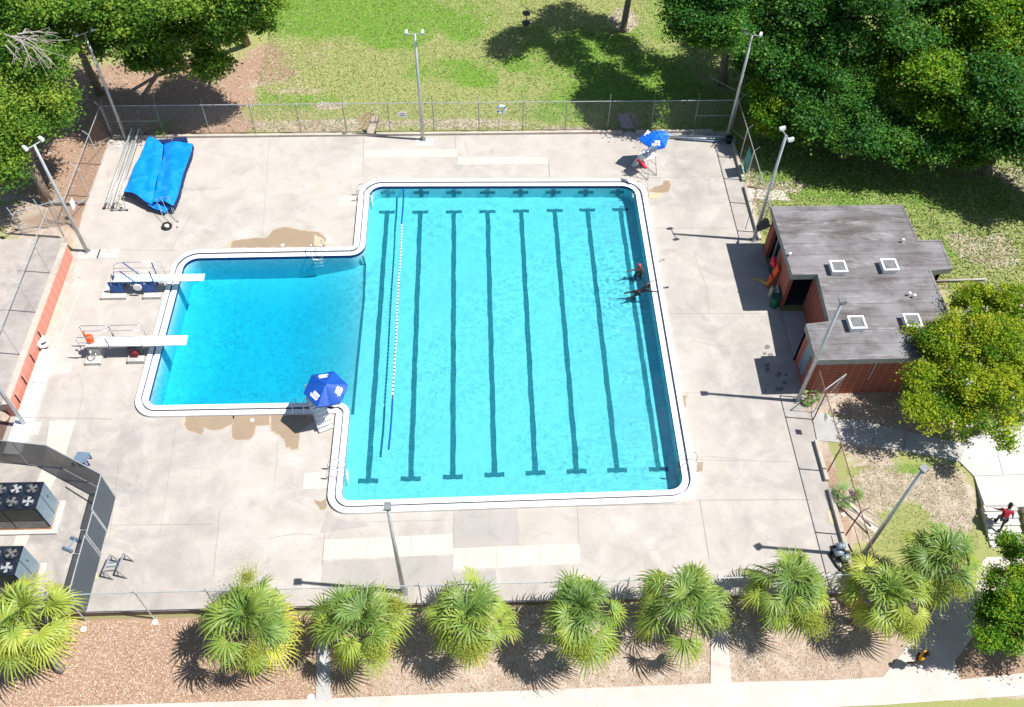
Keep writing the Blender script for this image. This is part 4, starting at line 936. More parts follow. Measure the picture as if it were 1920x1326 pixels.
# rescue tube on chair, whistle ring on the other
t_ = thing('rescue_tube', 'red rescue tube with black strap hanging on the far lifeguard chair', 'rescue tube', tuple(P(1203,306,1.6)))
a, b = P(1196,300,1.75), P(1211,316,1.6); mb = MB(); mb.tube([a,a.lerp(b,.5)+Vector((0,0,.05)),b],[.09,.11,.09],10); mb.build('float', 'red', t_, True)
mb = MB(); m = a.lerp(b,.45); mb.torus(m, .16, .045, n=14, k=6, rot=Euler((.6,.8,0))); mb.build('strap', 'black', t_, True)
t_ = thing('rescue_tube', 'small red float hanging beside the nearer lifeguard chair', 'rescue float', tuple(P(632,753,.8)))
c = P(632,753,.8); mb = MB(); mb.sphere(c, .16, 12, 8, (1,.7,1.1)); mb.build('float', 'red', t_, True); mb = MB(); mb.tube([c,c+Vector((.05,-.1,-.6))], .012, 5); mb.build('cord', 'black', t_)
# ------------------------------------------------------------------ cover reels on the left
def place(name, label, cat, grp, z=0): return thing(name, label, cat, (0,0,z), grp)
def reel(x, label, y0=43.9, y1=51.2):
    t = thing('lane_reel', label, 'reel', (x,47,0), 'long metal cover reels')
    mb = MB(); mb.tube([(x,y0,.52),(x,y1,.52)], .075, 10); mb.build('roller', 'galv', t, True)
    for dx in (-.13,.13): mb = MB(); mb.tube([(x+dx,y0,.34),(x+dx,y1,.34)], .03, 6); mb.build('bar', 'steel', t, True)
    for y in (y0,y1):
        mb = MB(); mb.tube([(x-.3,y,.08),(x-.05,y,.55),(x+.05,y,.55),(x+.3,y,.08)], .028, 6); mb.build('stand', 'galv_dark', t)
        for dx in (-.3,.3):
            mb = MB(); mb.tube([(x+dx,y-.03,.08),(x+dx,y+.03,.08)], .08, 10); mb.build('caster', 'rubber', t)
reel(-23.55, 'bare metal cover reel nearest the left fence'); reel(-23.05, 'metal reel with double bars beside the blue cover')
t_ = thing('reel_frame', 'low galvanised end frame on casters in front of the left blue cover', 'frame', (-22.9,43.9,0))
mb = MB(); mb.tube([(-23.4,43.75,.12),(-22.3,43.75,.12)], .035, 6); mb.tube([(-22.45,43.75,.12),(-22.45,44.0,.75)], .03, 6); mb.tube([(-22.9,44.5,.6),(-22.4,44.2,.7)], .03, 6); mb.build('frame', 'galv', t_)
for x in (-23.3,-22.8,-22.35): mb = MB(); mb.tube([(x,43.7,.07),(x,43.76,.07)], .07, 10); mb.build('caster', 'rubber', t_)
def cover(label, A, B_, C_, D, zc_, seed, bulge=.12):
    """draped cover between four plan corners (near-left, near-right, far-right, far-left)"""
    t = thing('pool_cover', label, 'pool cover', (A.x,A.y,0), 'blue pool covers')
    nu, nv = 22, 44; top = []; r = random.Random(seed); ph = [r.uniform(0,6) for _ in range(8)]
    for j in range(nv+1):
        for i in range(nu+1):
            u, v_ = i/nu, j/nv; p = (A*(1-u)+B_*u)*(1-v_)+(D*(1-u)+C_*u)*v_
            z = zc_[0]*(1-u)+zc_[1]*u + bulge*math.sin(math.pi*u)+.035*math.sin(u*9+ph[0]+2*math.sin(v_*3+ph[1]))+.02*math.sin(v_*17+ph[2]+u*4)
            edge = .04*math.sin(v_*11+ph[3])*(1 if i in (0,nu) else 0)
            top.append((p.x+edge, p.y+(.06*math.sin(u*7+ph[4]) if j in (0,nv) else 0), z))
    mb = MB(); W = nu+1; fs = [(j*W+i,j*W+i+1,(j+1)*W+i+1,(j+1)*W+i) for j in range(nv) for i in range(nu)]
    mb.add(top, fs); mb.build('cloth', 'tarp', t, True)
    per = [i for i in range(W)]+[j*W+nu for j in range(1,nv+1)]+[nv*W+i for i in range(nu-1,-1,-1)]+[j*W for j in range(nv-1,0,-1)]
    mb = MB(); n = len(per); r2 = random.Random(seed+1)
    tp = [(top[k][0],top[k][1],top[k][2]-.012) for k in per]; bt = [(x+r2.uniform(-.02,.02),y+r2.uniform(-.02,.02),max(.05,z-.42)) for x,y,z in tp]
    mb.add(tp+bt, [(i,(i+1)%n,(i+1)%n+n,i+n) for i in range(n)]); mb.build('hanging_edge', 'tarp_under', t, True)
    return t
zz = .75
cover('left bright blue pool cover draped over its reel', P(232,358,zz), P(284,380,zz), P(307,270,zz), P(280,256,zz), (.78,.62), 2)
cover('right bright blue pool cover with pale shiny streaks', P(286,376,zz), P(326,385,zz), P(363,270,zz), P(309,266,zz), (.66,.78), 5)
# crumpled end of the cover, hanging low
mb = MB(); r = random.Random(8); vs = []
A, B_, C_, D = P(278,386,.5), P(309,399,.3), P(326,385,.55), P(284,374,.6)
for j in range(9):
    for i in range(9):
        u, v_ = i/8, j/8; p = (A*(1-u)+B_*u)*(1-v_)+(D*(1-u)+C_*u)*v_; vs.append((p.x,p.y,p.z+.07*math.sin(i*1.4+j*.8)+r.uniform(-.03,.03)))
mb.add(vs, [(j*9+i,j*9+i+1,(j+1)*9+i+1,(j+1)*9+i) for j in range(8) for i in range(8)])
one(mb, 'cover_flap', 'tarp', 'crumpled blue flap at the near end of the right pool cover', 'cover flap', smooth=True)
mb = MB(); a = P(337,264,.4); mb.box((a.x,a.y,.3),(.9,.5,.4),rz=.15); mb.box((a.x-1.2,a.y-.1,.3),(1.3,.4,.3),rz=.1); one(mb, 'folded_tarp', 'tarp_under', 'navy folded tarp tucked behind the right pool cover', 'folded tarp')
# hand cart with wheel
t_ = thing('wheel_cart', 'thin tube hand cart with one black tyre in front of the covers', 'hand cart', tuple(P(313,425,0)))
w0 = P(313,424,.12); h0 = P(292,373,1.0); h1 = P(316,368,1.0)
c1_ = P(334,414,.1); c2_ = P(333,425,.06)
for a, b in ((w0,h0),(w0+Vector((.35,.15,0)),h0+Vector((.3,.1,0))),(c1_,h1),(c1_+Vector((-.12,.0,0)),h1+Vector((-.1,0,0))),(h0,h1)):
    mb = MB(); mb.tube([a,b], .017, 6); mb.build('tube', 'steel', t_)
mb = MB(); mb.torus(w0, .23, .085, n=22, k=10, rot=Euler((R(12),R(10),0))); mb.build('tyre', 'rubber', t_, True)
mb = MB(); mb.tube([w0-Vector((0,0,.05)),w0+Vector((0,0,.06))], .13, 14); mb.build('rim', 'white_paint', t_)
for c in (c1_,c2_): mb = MB(); mb.sphere(c, .07, 8, 6); mb.build('caster', 'galv', t_)
# loose hose by the wall, pipes, planks, ramp, life ring, signs
mb = MB(); mb.tube([P(133,523,.03),P(142,518,.03),P(152,520,.03),P(153,527,.03),P(140,565,.03),P(118,620,.03),P(104,650,.03)], .028, 6)
one(mb, 'telescopic_pole', 'cream', 'thin pale bent pole lying on the deck beside the brick wall', 'pole', smooth=True)
for i, (a, b, mt, lab) in enumerate((((1240,254),(1378,258),'white_paint','white pipe at the back of the bundle by the far corner'),((1256,258),(1372,261),'galv','grey pipe in the middle of the bundle by the far corner'),((1262,254),(1380,264),'steel','bright steel pipe at the front of the bundle by the far corner'),((1268,260),(1384,268),'bluegrey','blue grey pipe lying lowest in the bundle by the far corner'))):
    mb = MB(); mb.tube([P(*a,.08+.03*(i%2)),P(*b,.08+.03*(i%2))], .055, 8); one(mb, 'pipe', mt, lab, 'pipe', 'pipes bundled on the deck', True)
t_ = thing('barrel', 'dark green rimmed black bucket at the foot of the far right pole', 'bucket', tuple(P(1364,263,0)))
c = P(1364,262,0); mb = MB(); mb.cyl((c.x,c.y-.3,0), .20, .45, 14, .26); mb.build('body', 'black', t_); mb = MB(); mb.torus((c.x,c.y-.3,.46), .26, .03, n=16, k=6); mb.build('rim', 'green_plastic', t_)
t_ = thing('wooden_rack', 'pale wooden panel leaning over the far kerb on short legs', 'wooden panel', tuple(P(699,250,0)))
mb = MB(); A, B_, C_, D = P(687,248,.15), P(704,249,.15), P(712,218,1.15), P(697,218,1.15)
mb.add([A,B_,C_,D,A-Vector((0,0,.06)),B_-Vector((0,0,.06)),C_-Vector((0,0,.06)),D-Vector((0,0,.06))],[(0,1,2,3),(7,6,5,4),(0,4,5,1),(1,5,6,2),(2,6,7,3),(3,7,4,0)]); mb.build('panel', 'cream', t_)
for a, b in ((A,D),(B_,C_)): mb = MB(); mb.tube([a+Vector((0,0,.05)),b+Vector((0,0,.05))], .035, 6); mb.build('side_bar', 'wood', t_)
for a in (A,B_): mb = MB(); mb.box((a.x,a.y-.05,.15),(.08,.12,.3)); mb.build('foot', 'black', t_)
t_ = thing('ramp', 'grey boarded ramp behind the far kerb in tree shade', 'ramp', (10.3,51.6,0))
mb = MB(); mb.prism([(9.75,52.9),(9.95,51.3),(10.75,51.3),(10.6,52.9)], .02, .10); mb.build('boards', 'wood_grey', t_)
for xa, xb in ((9.7,9.88),(10.64,10.84)): mb = MB(); mb.tube([(xa,52.9,.12),(xb,51.05,.12)], .06, 6); mb.build('side_beam', 'trunk', t_)
t_ = thing('life_ring', 'white and blue life ring with a rope hanging on the far fence', 'life ring', (P(940,207,1.75).x,YN,0))
xr = P(940,207,1.8).x; mb = MB(); mb.torus((xr,YN-.12,1.95), .27, .075, 'Y', 24, 8); mb.build('ring', 'white_plastic', t_, True)
for a in range(4):
    an = a*math.pi/2+.6; mb = MB(); mb.sphere((xr+.27*math.cos(an),YN-.13,1.95+.27*math.sin(an)), .095, 8, 6); mb.build('band', 'pale_blue_text' if a%2 else 'blue_metal', t_, True)
mb = MB(); mb.tube([(xr,YN-.14,1.7),(xr-.03,YN-.15,1.1),(xr-.1,YN-.2,.3)], .02, 5); mb.build('rope', 'white_paint', t_)
def text(s, size, loc, rot, mat, parent, name='lettering'):
    cu = bpy.data.curves.new('t','FONT'); cu.body = s; cu.size = size; cu.align_x = 'CENTER'; cu.align_y = 'CENTER'; cu.extrude = .003
    o = bpy.data.objects.new('t', cu); COL.objects.link(o); bpy.context.view_layer.update()
    me = bpy.data.meshes.new_from_object(o.evaluated_get(bpy.context.evaluated_depsgraph_get())); bpy.data.objects.remove(o)
    me.materials.clear(); me.materials.append(M[mat]); me.name = name
    q = bpy.data.objects.new(name, me); COL.objects.link(q); off = Vector(parent['_o']); q.parent = parent; q.location = Vector(loc)-off; q.rotation_euler = rot
xs0 = P(755,215,1.5).x
t_ = thing('sign', 'small white notice with red and black lettering on the far fence', 'sign', (xs0,YN-.06,0))
mb = MB(); mb.box((xs0,YN-.06,1.55),(.58,.02,.40)); mb.build('board', 'sign_white', t_)
text('NO', .15, (xs0,YN-.075,1.63), (R(90),0,0), 'red_text', t_); text('TRESPASSING', .075, (xs0,YN-.075,1.48), (R(90),0,0), 'black_text', t_)
c = P(1556,806,1.1); t_ = thing('sign', 'small white notice on the rusty fence by the walkway', 'sign', (17.6,c.y,0))
mb = MB(); mb.box((17.6,26.0,1.6),(.02,.32,.5)); mb.build('board', 'sign_white', t_)
c = P(143,385,1.4); t_ = thing('sign', 'white notice on the wire gate at the left', 'sign', (-25.0,c.y,0)); mb = MB(); mb.box((-25.0,c.y,1.5),(.02,.5,.62)); mb.build('board', 'sign_white', t_)
mb = MB(); mb.add([(17.58,47.2,.3),(17.58,46.3,.1),(17.58,46.0,1.9),(17.58,46.9,2.0),(17.62,46.6,1.2)],[(0,1,4),(1,2,4),(2,3,4),(3,0,4)]); mb.add([(x+.02,y,z) for x,y,z in mb.v],[(4,1,0),(4,2,1),(4,3,2),(4,0,3)])
one(mb, 'tarp_scrap', 'teal_tarp', 'teal cloth scrap hanging on the right fence near the gap', 'cloth')
# wood edging strips beside the small palmetto
t_ = thing('timber_edging', 'two pale timber edges of the short diagonal path by the front right fence', 'edging', tuple(P(1600,950,0)))
for a, b in (((1560,917),(1655,977)),((1575,945),(1650,990))):
    A, B_ = P(*a,.1), P(*b,.1); mb = MB(); mb.tube([A,B_], .06, 4); mb.build('timber', 'curb', t_)
gpath([P(1562,918),P(1655,977),P(1650,990),P(1576,945)], .02, 'short_path', 'sidewalk')
A_, B2_ = P(1440,343), P(1490,350)
mb = MB(); mb.tube([(17.6,45.3,.06),(18.6,45.1,.0),(19.9,45.0,-.03)], .06, 5); one(mb, 'log_edge', 'wood', 'thin timber edge of the sandy gap in the right fence', 'edging')
gpath([Vector((17.5,45.2,0)),Vector((17.5,44.2,0)),Vector((20.2,43.9,0)),Vector((19.8,45.0,0))], .02, 'sandy_gap', 'sidewalk')
mb = MB(); mb.b2(-27.6,-25.1,44.3,44.45,.1,.25); one(mb, 'timber_step', 'wood_grey', 'grey timber edge of the small ramp outside the left fence', 'edging')
mb = MB(); mb.tube([(22.9+3.6,36.6,.1),(30.5,36.7,.12)], .07, 6); one(mb, 'fallen_log', 'branch', 'pale fallen branch lying on bare sand at the right edge', 'branch', smooth=True)
# ------------------------------------------------------------------ chillers and enclosure bits
def chiller(y0, y1, label):
    t = thing('chiller', label, 'chiller', (-23,(y0+y1)/2,0), 'dark rooftop style chillers'); x1, x0 = -21.0, -28.0
    t['group'] = 'large dark chillers'
    mb = MB(); mb.b2(x0-.2,x1+.28,y0-.25,y1+.10,0,.14); mb.build('pad', 'pad', t)
    mb = MB(); mb.b2(x0,x1-.01,y0+.01,y1-.01,.24,2.18); mb.build('housing', 'chiller_dark', t)
    mb = MB(); mb.b2(x0,x1,y0-.02,y1,.14,.24); mb.build('base_rail', 'orange_rust', t)
    for ya, yb in ((y0+.04,(y0+y1)/2-.02),((y0+y1)/2+.02,y1-.04)):
        mb = MB(); mb.b2(x1-.005,x1+.02,ya,yb,.30,2.10); p_ = mb.build('side_panel', 'chiller_side', t)
    x = x1-.06
    while x > x0+1:
        mb = MB(); mb.b2(x-1.5,x,y0-.012,y0+.005,.30,.95); mb.build('lower_panel', 'chiller_grey', t)
        mb = MB(); mb.b2(x-1.5,x,y0-.012,y0+.005,1.02,2.05); mb.build('upper_panel', 'chiller_dark2', t); x -= 1.58
    x = x1-.42; k = 0
    while x > x0+.5:
        for y in (y0+.38,y1-.38):
            f = MB(); f.torus((x,y,2.22), .30, .045, n=20, k=6); fo = f.build('fan', 'chiller_dark', t, True)
            g = MB()
            for b_ in range(4):
                a = b_*math.pi/2+k*.7; ca, sa = math.cos(a), math.sin(a); pts = [(.06,-.03),(.26,-.12),(.27,.10),(.06,.05)]
                g.add([(x+ca*u-sa*v_, y+sa*u+ca*v_, 2.19+.05*(v_+.1)) for u,v_ in pts],[(0,1,2,3)])
            g.cyl((x,y,2.18), .07, .06, 10); g.build('blades', 'chiller_grey' if k%3 else 'galv', t)
            mb = MB(); mb.cyl((x,y,2.182), .27, .004, 18); mb.build('opening', 'black', t)
            k += 1
        x -= .74
    mb = MB(); mb.tube([(x1+.03,(y0+y1)/2+.3,1.6),(x1+.06,(y0+y1)/2+.3,1.5),(x1+.03,(y0+y1)/2+.3,1.4)], .015, 5); mb.build('handle', 'black', t)
simple('orange_rust', (.58,.27,.13), .8, 0, .3); simple('chiller_dark2', (.035,.045,.05), .5, .4, .3)
chiller(21.38, 22.82, 'dark chiller with rows of fans nearer the pool, fully in view'); chiller(18.05, 19.5, 'dark chiller half hidden behind the leftmost palm')
t_ = thing('bench', 'small blue grey bench just outside the screened enclosure', 'bench', tuple(P(155,862,0)))
c = P(153,858,.45); mb = MB(); mb.box((c.x,c.y,.45),(.66,.62,.04),rz=-.1); mb.build('seat', 'bluegrey', t_)
for dx,dy in ((-.28,-.2),(.3,-.2),(-.28,.2),(.3,.2)): mb = MB(); mb.box((c.x+dx,c.y+dy,.22),(.06,.06,.44)); mb.build('leg', 'blue_metal', t_)
t_ = thing('toppled_stand', 'blue grey metal stand lying on its side inside the enclosure', 'metal stand', tuple(P(135,1020,0)))
for a, b, r_ in (((118,1026),(136,1034),.07),((133,1007),(152,1015),.07),((127,1030),(142,1010),.05)):
    A, B_ = P(*a,.1), P(*b,.1); mb = MB(); mb.tube([A,B_], r_, 4); mb.build('bar', 'bluegrey', t_)
t_ = thing('rack_stand', 'dark steel stand with two sloped beams near the front left corner', 'metal stand', (-17.4,19.0,0))
for px0,py0,px1,py1 in ((188,1080,207,1040),(214,1078,232,1038)):
    A, B_ = P(px0+5,py0-8,.62), P(px1,py1,.62); mb = MB(); mb.tube([A,B_], .055, 4); mb.build('beam', 'dark_steel' if 'dark_steel' in M else 'galv_dark', t_)
    for q in (A,B_):
        mb = MB(); mb.tube([q,(q.x-.12,q.y,.03)], .03, 5); mb.tube([q,(q.x+.28,q.y-.12,.03)], .03, 5); mb.tube([(q.x-.35,q.y+.06,.03),(q.x+.32,q.y-.13,.03)], .035, 5); mb.build('leg', 'galv_dark', t_)
for k in (.25,.5):
    A = P(193,1072,.5).lerp(P(207,1040,.5),k); B_ = P(219,1070,.5).lerp(P(232,1038,.5),k); mb = MB(); mb.tube([A,B_], .03, 5); mb.build('crossbar', 'bluegrey', t_)
mb = MB(); mb.tube([P(123,913,.04),P(172,944,.04)], .03, 6); one(mb, 'thin_pipe', 'dark_grey', 'thin dark pipe lying on the concrete inside the enclosure', 'pipe')
t_ = thing('pump', 'grey pump with round tanks and black hoses at the front right corner', 'pump', tuple(P(1578,1040,0)))
for px,py,r_ in ((1577,1024,.17),(1573,1036,.2),(1586,1046,.15)):
    c = P(px,py,.3); mb = MB(); mb.tube([(c.x-.2,c.y,.25),(c.x+.2,c.y+.05,.28)], r_, 14); mb.build('tank', 'pump_grey', t_, True)
for q in ([(1560,1030),(1567,1045),(1580,1052),(1590,1070)],[(1565,1024),(1556,1040),(1570,1062),(1590,1080)],[(1590,1020),(1600,1040),(1585,1060),(1570,1075)]):
    mb = MB(); mb.tube([P(x,y,.08) for x,y in q], .05, 8); mb.build('hose', 'black', t_, True)
for i,(px,py,lab) in enumerate(((583,1308,'round white cover on the sidewalk between two front palms'),(1105,1305,'round white cover on the sidewalk below the middle palm'))):
    p = P(px,py,-.7); mb = MB(); mb.cyl((p.x,p.y,gzf(p.x,p.y)), .16, .06, 16); one(mb, 'valve_cover', 'white_paint', lab, 'cover', 'round white covers on the sidewalk')
for i,(px,py,lab) in enumerate(((473,788,'small white skimmer lid in the wet patch below the diving end'),(530,460,'small white skimmer lid in the wet patch above the diving end'),(515,825,'small white drain dot below the umbrella shade'))):
    p = P(px,py,0); mb = MB(); mb.cyl((p.x,p.y,0), (.11,.11,.07)[i], .022, 16); one(mb, 'drain_lid', 'white_paint', lab, 'lid', 'small lids set in the deck')
t_ = thing('flip_flops', 'pair of navy slides on the deck beside the right pool rim', 'sandals', tuple(P(1247,540,0)))
for px,py in ((1244,540),(1251,539)): p = P(px,py,.02); mb = MB(); mb.sphere((p.x,p.y,.03), .12, 10, 6, (.9,.5,.3)); mb.build('sandal', 'navy', t_, True)
t_ = thing('flip_flops', 'pair of tan slides on the deck above the navy ones', 'sandals', tuple(P(1240,488,0)))
for px,py in ((1237,490),(1244,487)): p = P(px,py,.02); mb = MB(); mb.sphere((p.x,p.y,.03), .11, 10, 6, (1,.45,.3)); mb.build('sandal', 'wood', t_, True)
t_ = thing('disc_basket', 'dark disc basket on a post out on the lawn', 'disc basket', tuple(P(986,58,0)))
p = P(986,58,0); mb = MB(); mb.tube([(p.x,p.y,-.1),(p.x,p.y,1.55)], .04, 8); mb.build('post', 'galv_dark', t_)
mb = MB(); mb.cyl((p.x,p.y,1.45), .30, .10, 16); mb.build('top_band', 'dark_grey', t_); mb = MB(); mb.cyl((p.x,p.y,.6), .28, .12, 16, .33); mb.build('basket', 'dark_grey', t_)
mb = MB(); mb.tube([P(1330,144,3.0),P(1400,180,3.0)], .015, 5); one(mb, 'utility_wire', 'galv', 'thin wire stretching among the trees behind the far right pole', 'wire')
mb = MB(); r = random.Random(12)
for (px,py,s) in ((195,1193,.2),(120,1240,.25),(1495,1115,.12),(1600,965,.12),(218,1208,.1),(560,880,.05),(1140,1180,.1)):
    pass
mb = MB(); c = P(1583,963,0); mb.box((c.x,c.y,gzf(c.x,c.y)+.04),(.2,.2,.03),rz=.4); one(mb, 'litter_paper', 'white_paint', 'scrap of white paper on the dirt by the front right fence', 'litter')
mb = MB(); c = P(1498,1117,-.5); mb.box((c.x,c.y,gzf(c.x,c.y)+.1),(.22,.2,.18),rz=.4); one(mb, 'white_block', 'white_paint', 'small white block on the dirt beside the palm at the fence', 'block')
# ------------------------------------------------------------------ foliage
def np_mesh(name, V, F, mat, parent, tone=None, k=4):
    """fast mesh of n-gon faces, V (n,3) world, F (m,k)"""
    off = np.array(parent['_o']) if parent else np.zeros(3)
    me = bpy.data.meshes.new(name); V = (V-off).astype(np.float32); F = F.astype(np.int32)
    me.vertices.add(len(V)); me.vertices.foreach_set('co', V.ravel()); me.loops.add(F.size); me.loops.foreach_set('vertex_index', F.ravel())
    me.polygons.add(len(F)); me.polygons.foreach_set('loop_start', np.arange(0,F.size,k,dtype=np.int32))
    me.materials.append(M[mat]); me.update(calc_edges=True)
    if tone is not None:
        at = me.attributes.new('tone','FLOAT','POINT'); at.data.foreach_set('value', tone.astype(np.float32))
    me.validate()
    o = bpy.data.objects.new(name, me); COL.objects.link(o); o.parent = parent; return o
def leaf_cloud(C, N, rng, size, jit, tone, flat=.5):
    """leaf blades round centres C with outward directions N"""
    n = len(C); s = size*rng.uniform(.6,1.35,n)
    d = rng.normal(size=(n,3)); d[:,2] *= flat; d += N*.3; d /= np.linalg.norm(d,axis=1)[:,None]
    nn = rng.normal(size=(n,3))*.8+N*.6+np.array([0,0,.8]); b = np.cross(d, nn); b /= np.linalg.norm(b,axis=1)[:,None]+1e-9
    c2 = np.cross(b,d)
    p0 = C-d*s[:,None]*.5; p2 = C+d*s[:,None]*.5; mid = C+c2*s[:,None]*.08
    p1 = mid+b*s[:,None]*.30; p3 = mid-b*s[:,None]*.30
    V = np.stack([p0,p1,p2,p3],1).reshape(-1,3); F = np.arange(n*4).reshape(-1,4)
    return V, F, np.repeat(tone,4)
def crown(parent, blobs, mat, seed, leaves=34000, size=.20, clump=.55, per=60, flower=None, name='crown', shell=.70, drop=0.):
    if size > .18: size *= .80; leaves = int(leaves*1.45)
    rng = np.random.default_rng(seed); nc = leaves//per
    vol = np.array([b[3]**1.6 for b in blobs]); pick = rng.choice(len(blobs), nc, p=vol/vol.sum())
    Bc = np.array([b[:3] for b in blobs]); Br = np.array([[b[3],b[3],b[4]] for b in blobs])
    dirs = rng.normal(size=(nc,3)); dirs /= np.linalg.norm(dirs,axis=1)[:,None]; dirs[:,2] = np.where(dirs[:,2] < -.35, -dirs[:,2]*.6, dirs[:,2])
    rad = rng.uniform(shell,1.0,nc)**.7*(1+.12*np.sin(dirs[:,0]*7+seed)*np.cos(dirs[:,1]*6))
    cc = Bc[pick]+dirs*Br[pick]*rad[:,None]
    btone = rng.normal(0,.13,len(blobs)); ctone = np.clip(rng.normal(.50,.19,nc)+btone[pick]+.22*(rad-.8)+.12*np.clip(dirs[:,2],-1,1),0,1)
    csize = clump*rng.uniform(.6,1.4,nc)
    ci = np.repeat(np.arange(nc), per); n = len(ci)
    g = rng.normal(size=(n,3))*np.array([.48,.48,.24]); g[:,2] -= drop*rng.uniform(0,1,n)
    C = cc[ci]+g*csize[ci][:,None]; N = dirs[ci]*.7+g*.4
    tone = np.clip(ctone[ci]+rng.normal(0,.12,n),0,1)
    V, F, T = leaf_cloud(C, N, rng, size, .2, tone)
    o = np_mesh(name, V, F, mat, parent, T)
    if flower:
        m = 40; k = rng.choice(nc, m*3, replace=False); k = k[(dirs[k,2] > .05)&(rad[k] > .8)][:m]
        ff = MB()
        for i in k:
            c = cc[i]+dirs[i]*.25
            for j in range(6):
                q = c+rng.normal(size=3)*.09; s = rng.uniform(.035,.075); ff.sphere(tuple(q), s, 5, 3)
        q = ff.build('blossom', flower, parent); q['kind'] = 'stuff'
    return o, cc
def limbs(parent, base, blobs, r0, seed, mat='trunk', n_tw=26, bare=0):
    rng = random.Random(seed); mb = MB(); base = Vector(base)
    top = sum((Vector(b[:3]) for b in blobs), Vector())/len(blobs)
    fork = base.lerp(Vector((base.x+(top.x-base.x)*.4, base.y+(top.y-base.y)*.4, top.z)), .5)
    mb.tube([base-Vector((0,0,.3)), base.lerp(fork,.5)+Vector((rng.uniform(-.1,.1),rng.uniform(-.1,.1),0)), fork], [r0*1.25,r0,r0*.8], 9)
    mb.build('trunk', mat, parent, True)
    mb = MB(); tips = []
    for b in blobs:
        c = Vector(b[:3]); m = fork.lerp(c,.5)+Vector((rng.uniform(-.4,.4),rng.uniform(-.4,.4),rng.uniform(0,.4)))
        mb.tube([fork,m,c], [r0*.6,r0*.38,r0*.2], 6)
        for k in range(max(3,n_tw//len(blobs))):
            d = Vector((rng.gauss(0,1),rng.gauss(0,1),abs(rng.gauss(0,.7)))).normalized(); e = c+Vector((d.x*b[3],d.y*b[3],d.z*b[4]))*.92
            mm = c.lerp(e,.5)+Vector((rng.uniform(-.2,.2),)*3); mb.tube([m.lerp(c,rng.random()),mm,e], [r0*.18,r0*.1,r0*.04], 5)
    mb.build('branch', mat, parent, True)
SHR = .84
def tree(label, blobs_px, mat, seed, base=None, leaves=34000, size=.2, r0=.28, group='trees', cat='tree', nm='tree', **kw):
    blobs = []; rng = random.Random(seed)
    for (px,py,z,rx,rz) in blobs_px:
        rx *= SHR; rz *= SHR; z *= (.52 if seed in (26,27) else .66) if 21 < seed < 32 else 1.; c = P(px,py,z); blobs.append((c.x,c.y,c.z,rx,rz))
        blobs[-1] = blobs[-1][:3]+(rx*.82, rz*.8)
        for k in range(9):
            a = rng.uniform(0,6.28); e = rng.uniform(-.15,1.1); q = rx*rng.uniform(.55,.95)
            blobs.append((c.x+q*math.cos(a)*math.cos(e), c.y+q*math.sin(a)*math.cos(e), c.z+rz*1.0*math.sin(e), rx*rng.uniform(.22,.42), rz*rng.uniform(.22,.40)))
    if base is None: base = (blobs[0][0], blobs[0][1])
    z0 = gzf(*base); t = thing(nm, label, cat, (base[0],base[1],z0), group)
    limbs(t, (base[0],base[1],z0), blobs[::10] if len(blobs) > 6 else blobs[:1], r0, seed)
    crown(t, blobs, mat, seed, leaves, size, **kw); return t
TG = 'broadleaf trees round the pool grounds'
tree('sunlit oak at the far left edge with bare twigs in its crown', [(30,170,7.0,4.2,2.6),(-60,240,6.5,4,2.5),(50,110,7.5,3.0,2.2),(85,225,5.0,2.2,1.8)], 'leaf_oak', 11, (-27.5,44.5), 52000, .24, group=TG, clump=.7)
tree('low drooping oak at the left edge below the first oak', [(-20,310,4.6,3.0,1.9),(-70,330,4,3.0,2.),(-10,250,5.2,2.4,1.8)], 'leaf_oak', 12, (-30,41.5), 22000, .24, group=TG, clump=.65)
tree('oak overhanging the far left corner pole', [(150,-10,9,3.8,2.8),(60,10,9.5,4.2,3.0),(150,50,4.8,2.4,1.8),(30,50,8.0,3.2,2.2)], 'leaf_oak', 13, (-27.0,56), 46000, .25, group=TG, clump=.7)
tree('broad oak behind the left stretch of the far fence', [(250,30,8,4.0,2.8),(320,70,6.5,2.6,2.2),(215,85,6.0,2.2,1.8),(290,105,5.0,2.0,1.6)], 'leaf_oak', 14, (-21.5,59), 46000, .25, group=TG, clump=.7)
tree('oak with hanging branches at the left edge of the open lawn', [(430,-10,9,4.0,2.8),(400,60,6.5,2.2,2.0),(392,125,4.6,1.35,1.6),(450,40,7,1.9,1.8)], 'leaf_oak', 15, (-17.5,62), 40000, .25, group=TG, clump=.65, drop=.5)
W_ = 'trees massed at the far right'
tree('dark tree at the left end of the far right wood', [(1332,5,8,3.8,3.0),(1312,55,7,2.5,2.0)], 'leaf_dark', 21, (18.0,56.5), 36000, .25, group=W_, clump=.75)
tree('dense dark green tree behind the far right light pole', [(1470,50,9,4.8,3.2),(1500,130,7,3.2,2.4),(1435,110,4.0,2.4,2.0)], 'leaf_dark', 22, None, 48000, .25, group=W_, clump=.75)
tree('small bright green tree just outside the far right corner', [(1447,195,4.2,1.9,1.9),(1438,235,3.0,1.3,1.3)], 'leaf_bright', 23, None, 16000, .22, r0=.14, group=W_, clump=.5)
tree('tall dark tree at the top edge in the middle of the wood', [(1610,20,11,5.6,3.6),(1560,-40,12,5.5,3.4)], 'leaf_dark', 24, None, 52000, .26, group=W_, clump=.8)
tree('shaded tree between the bright small tree and the big one', [(1570,165,6,4.0,3.0),(1530,230,4,2.8,2.2),(1610,240,4.4,2.6,2.2)], 'leaf_dark', 25, None, 50000, .24, group=W_, clump=.7)
tree('largest tree of the wood with yellow green sunlit top', [(1730,170,8.5,4.2,3.0),(1790,130,8.5,3.6,2.8),(1680,120,7.5,3.2,2.6)], 'leaf_bright', 26, (27.5,52), 56000, .25, group=W_, clump=.8)
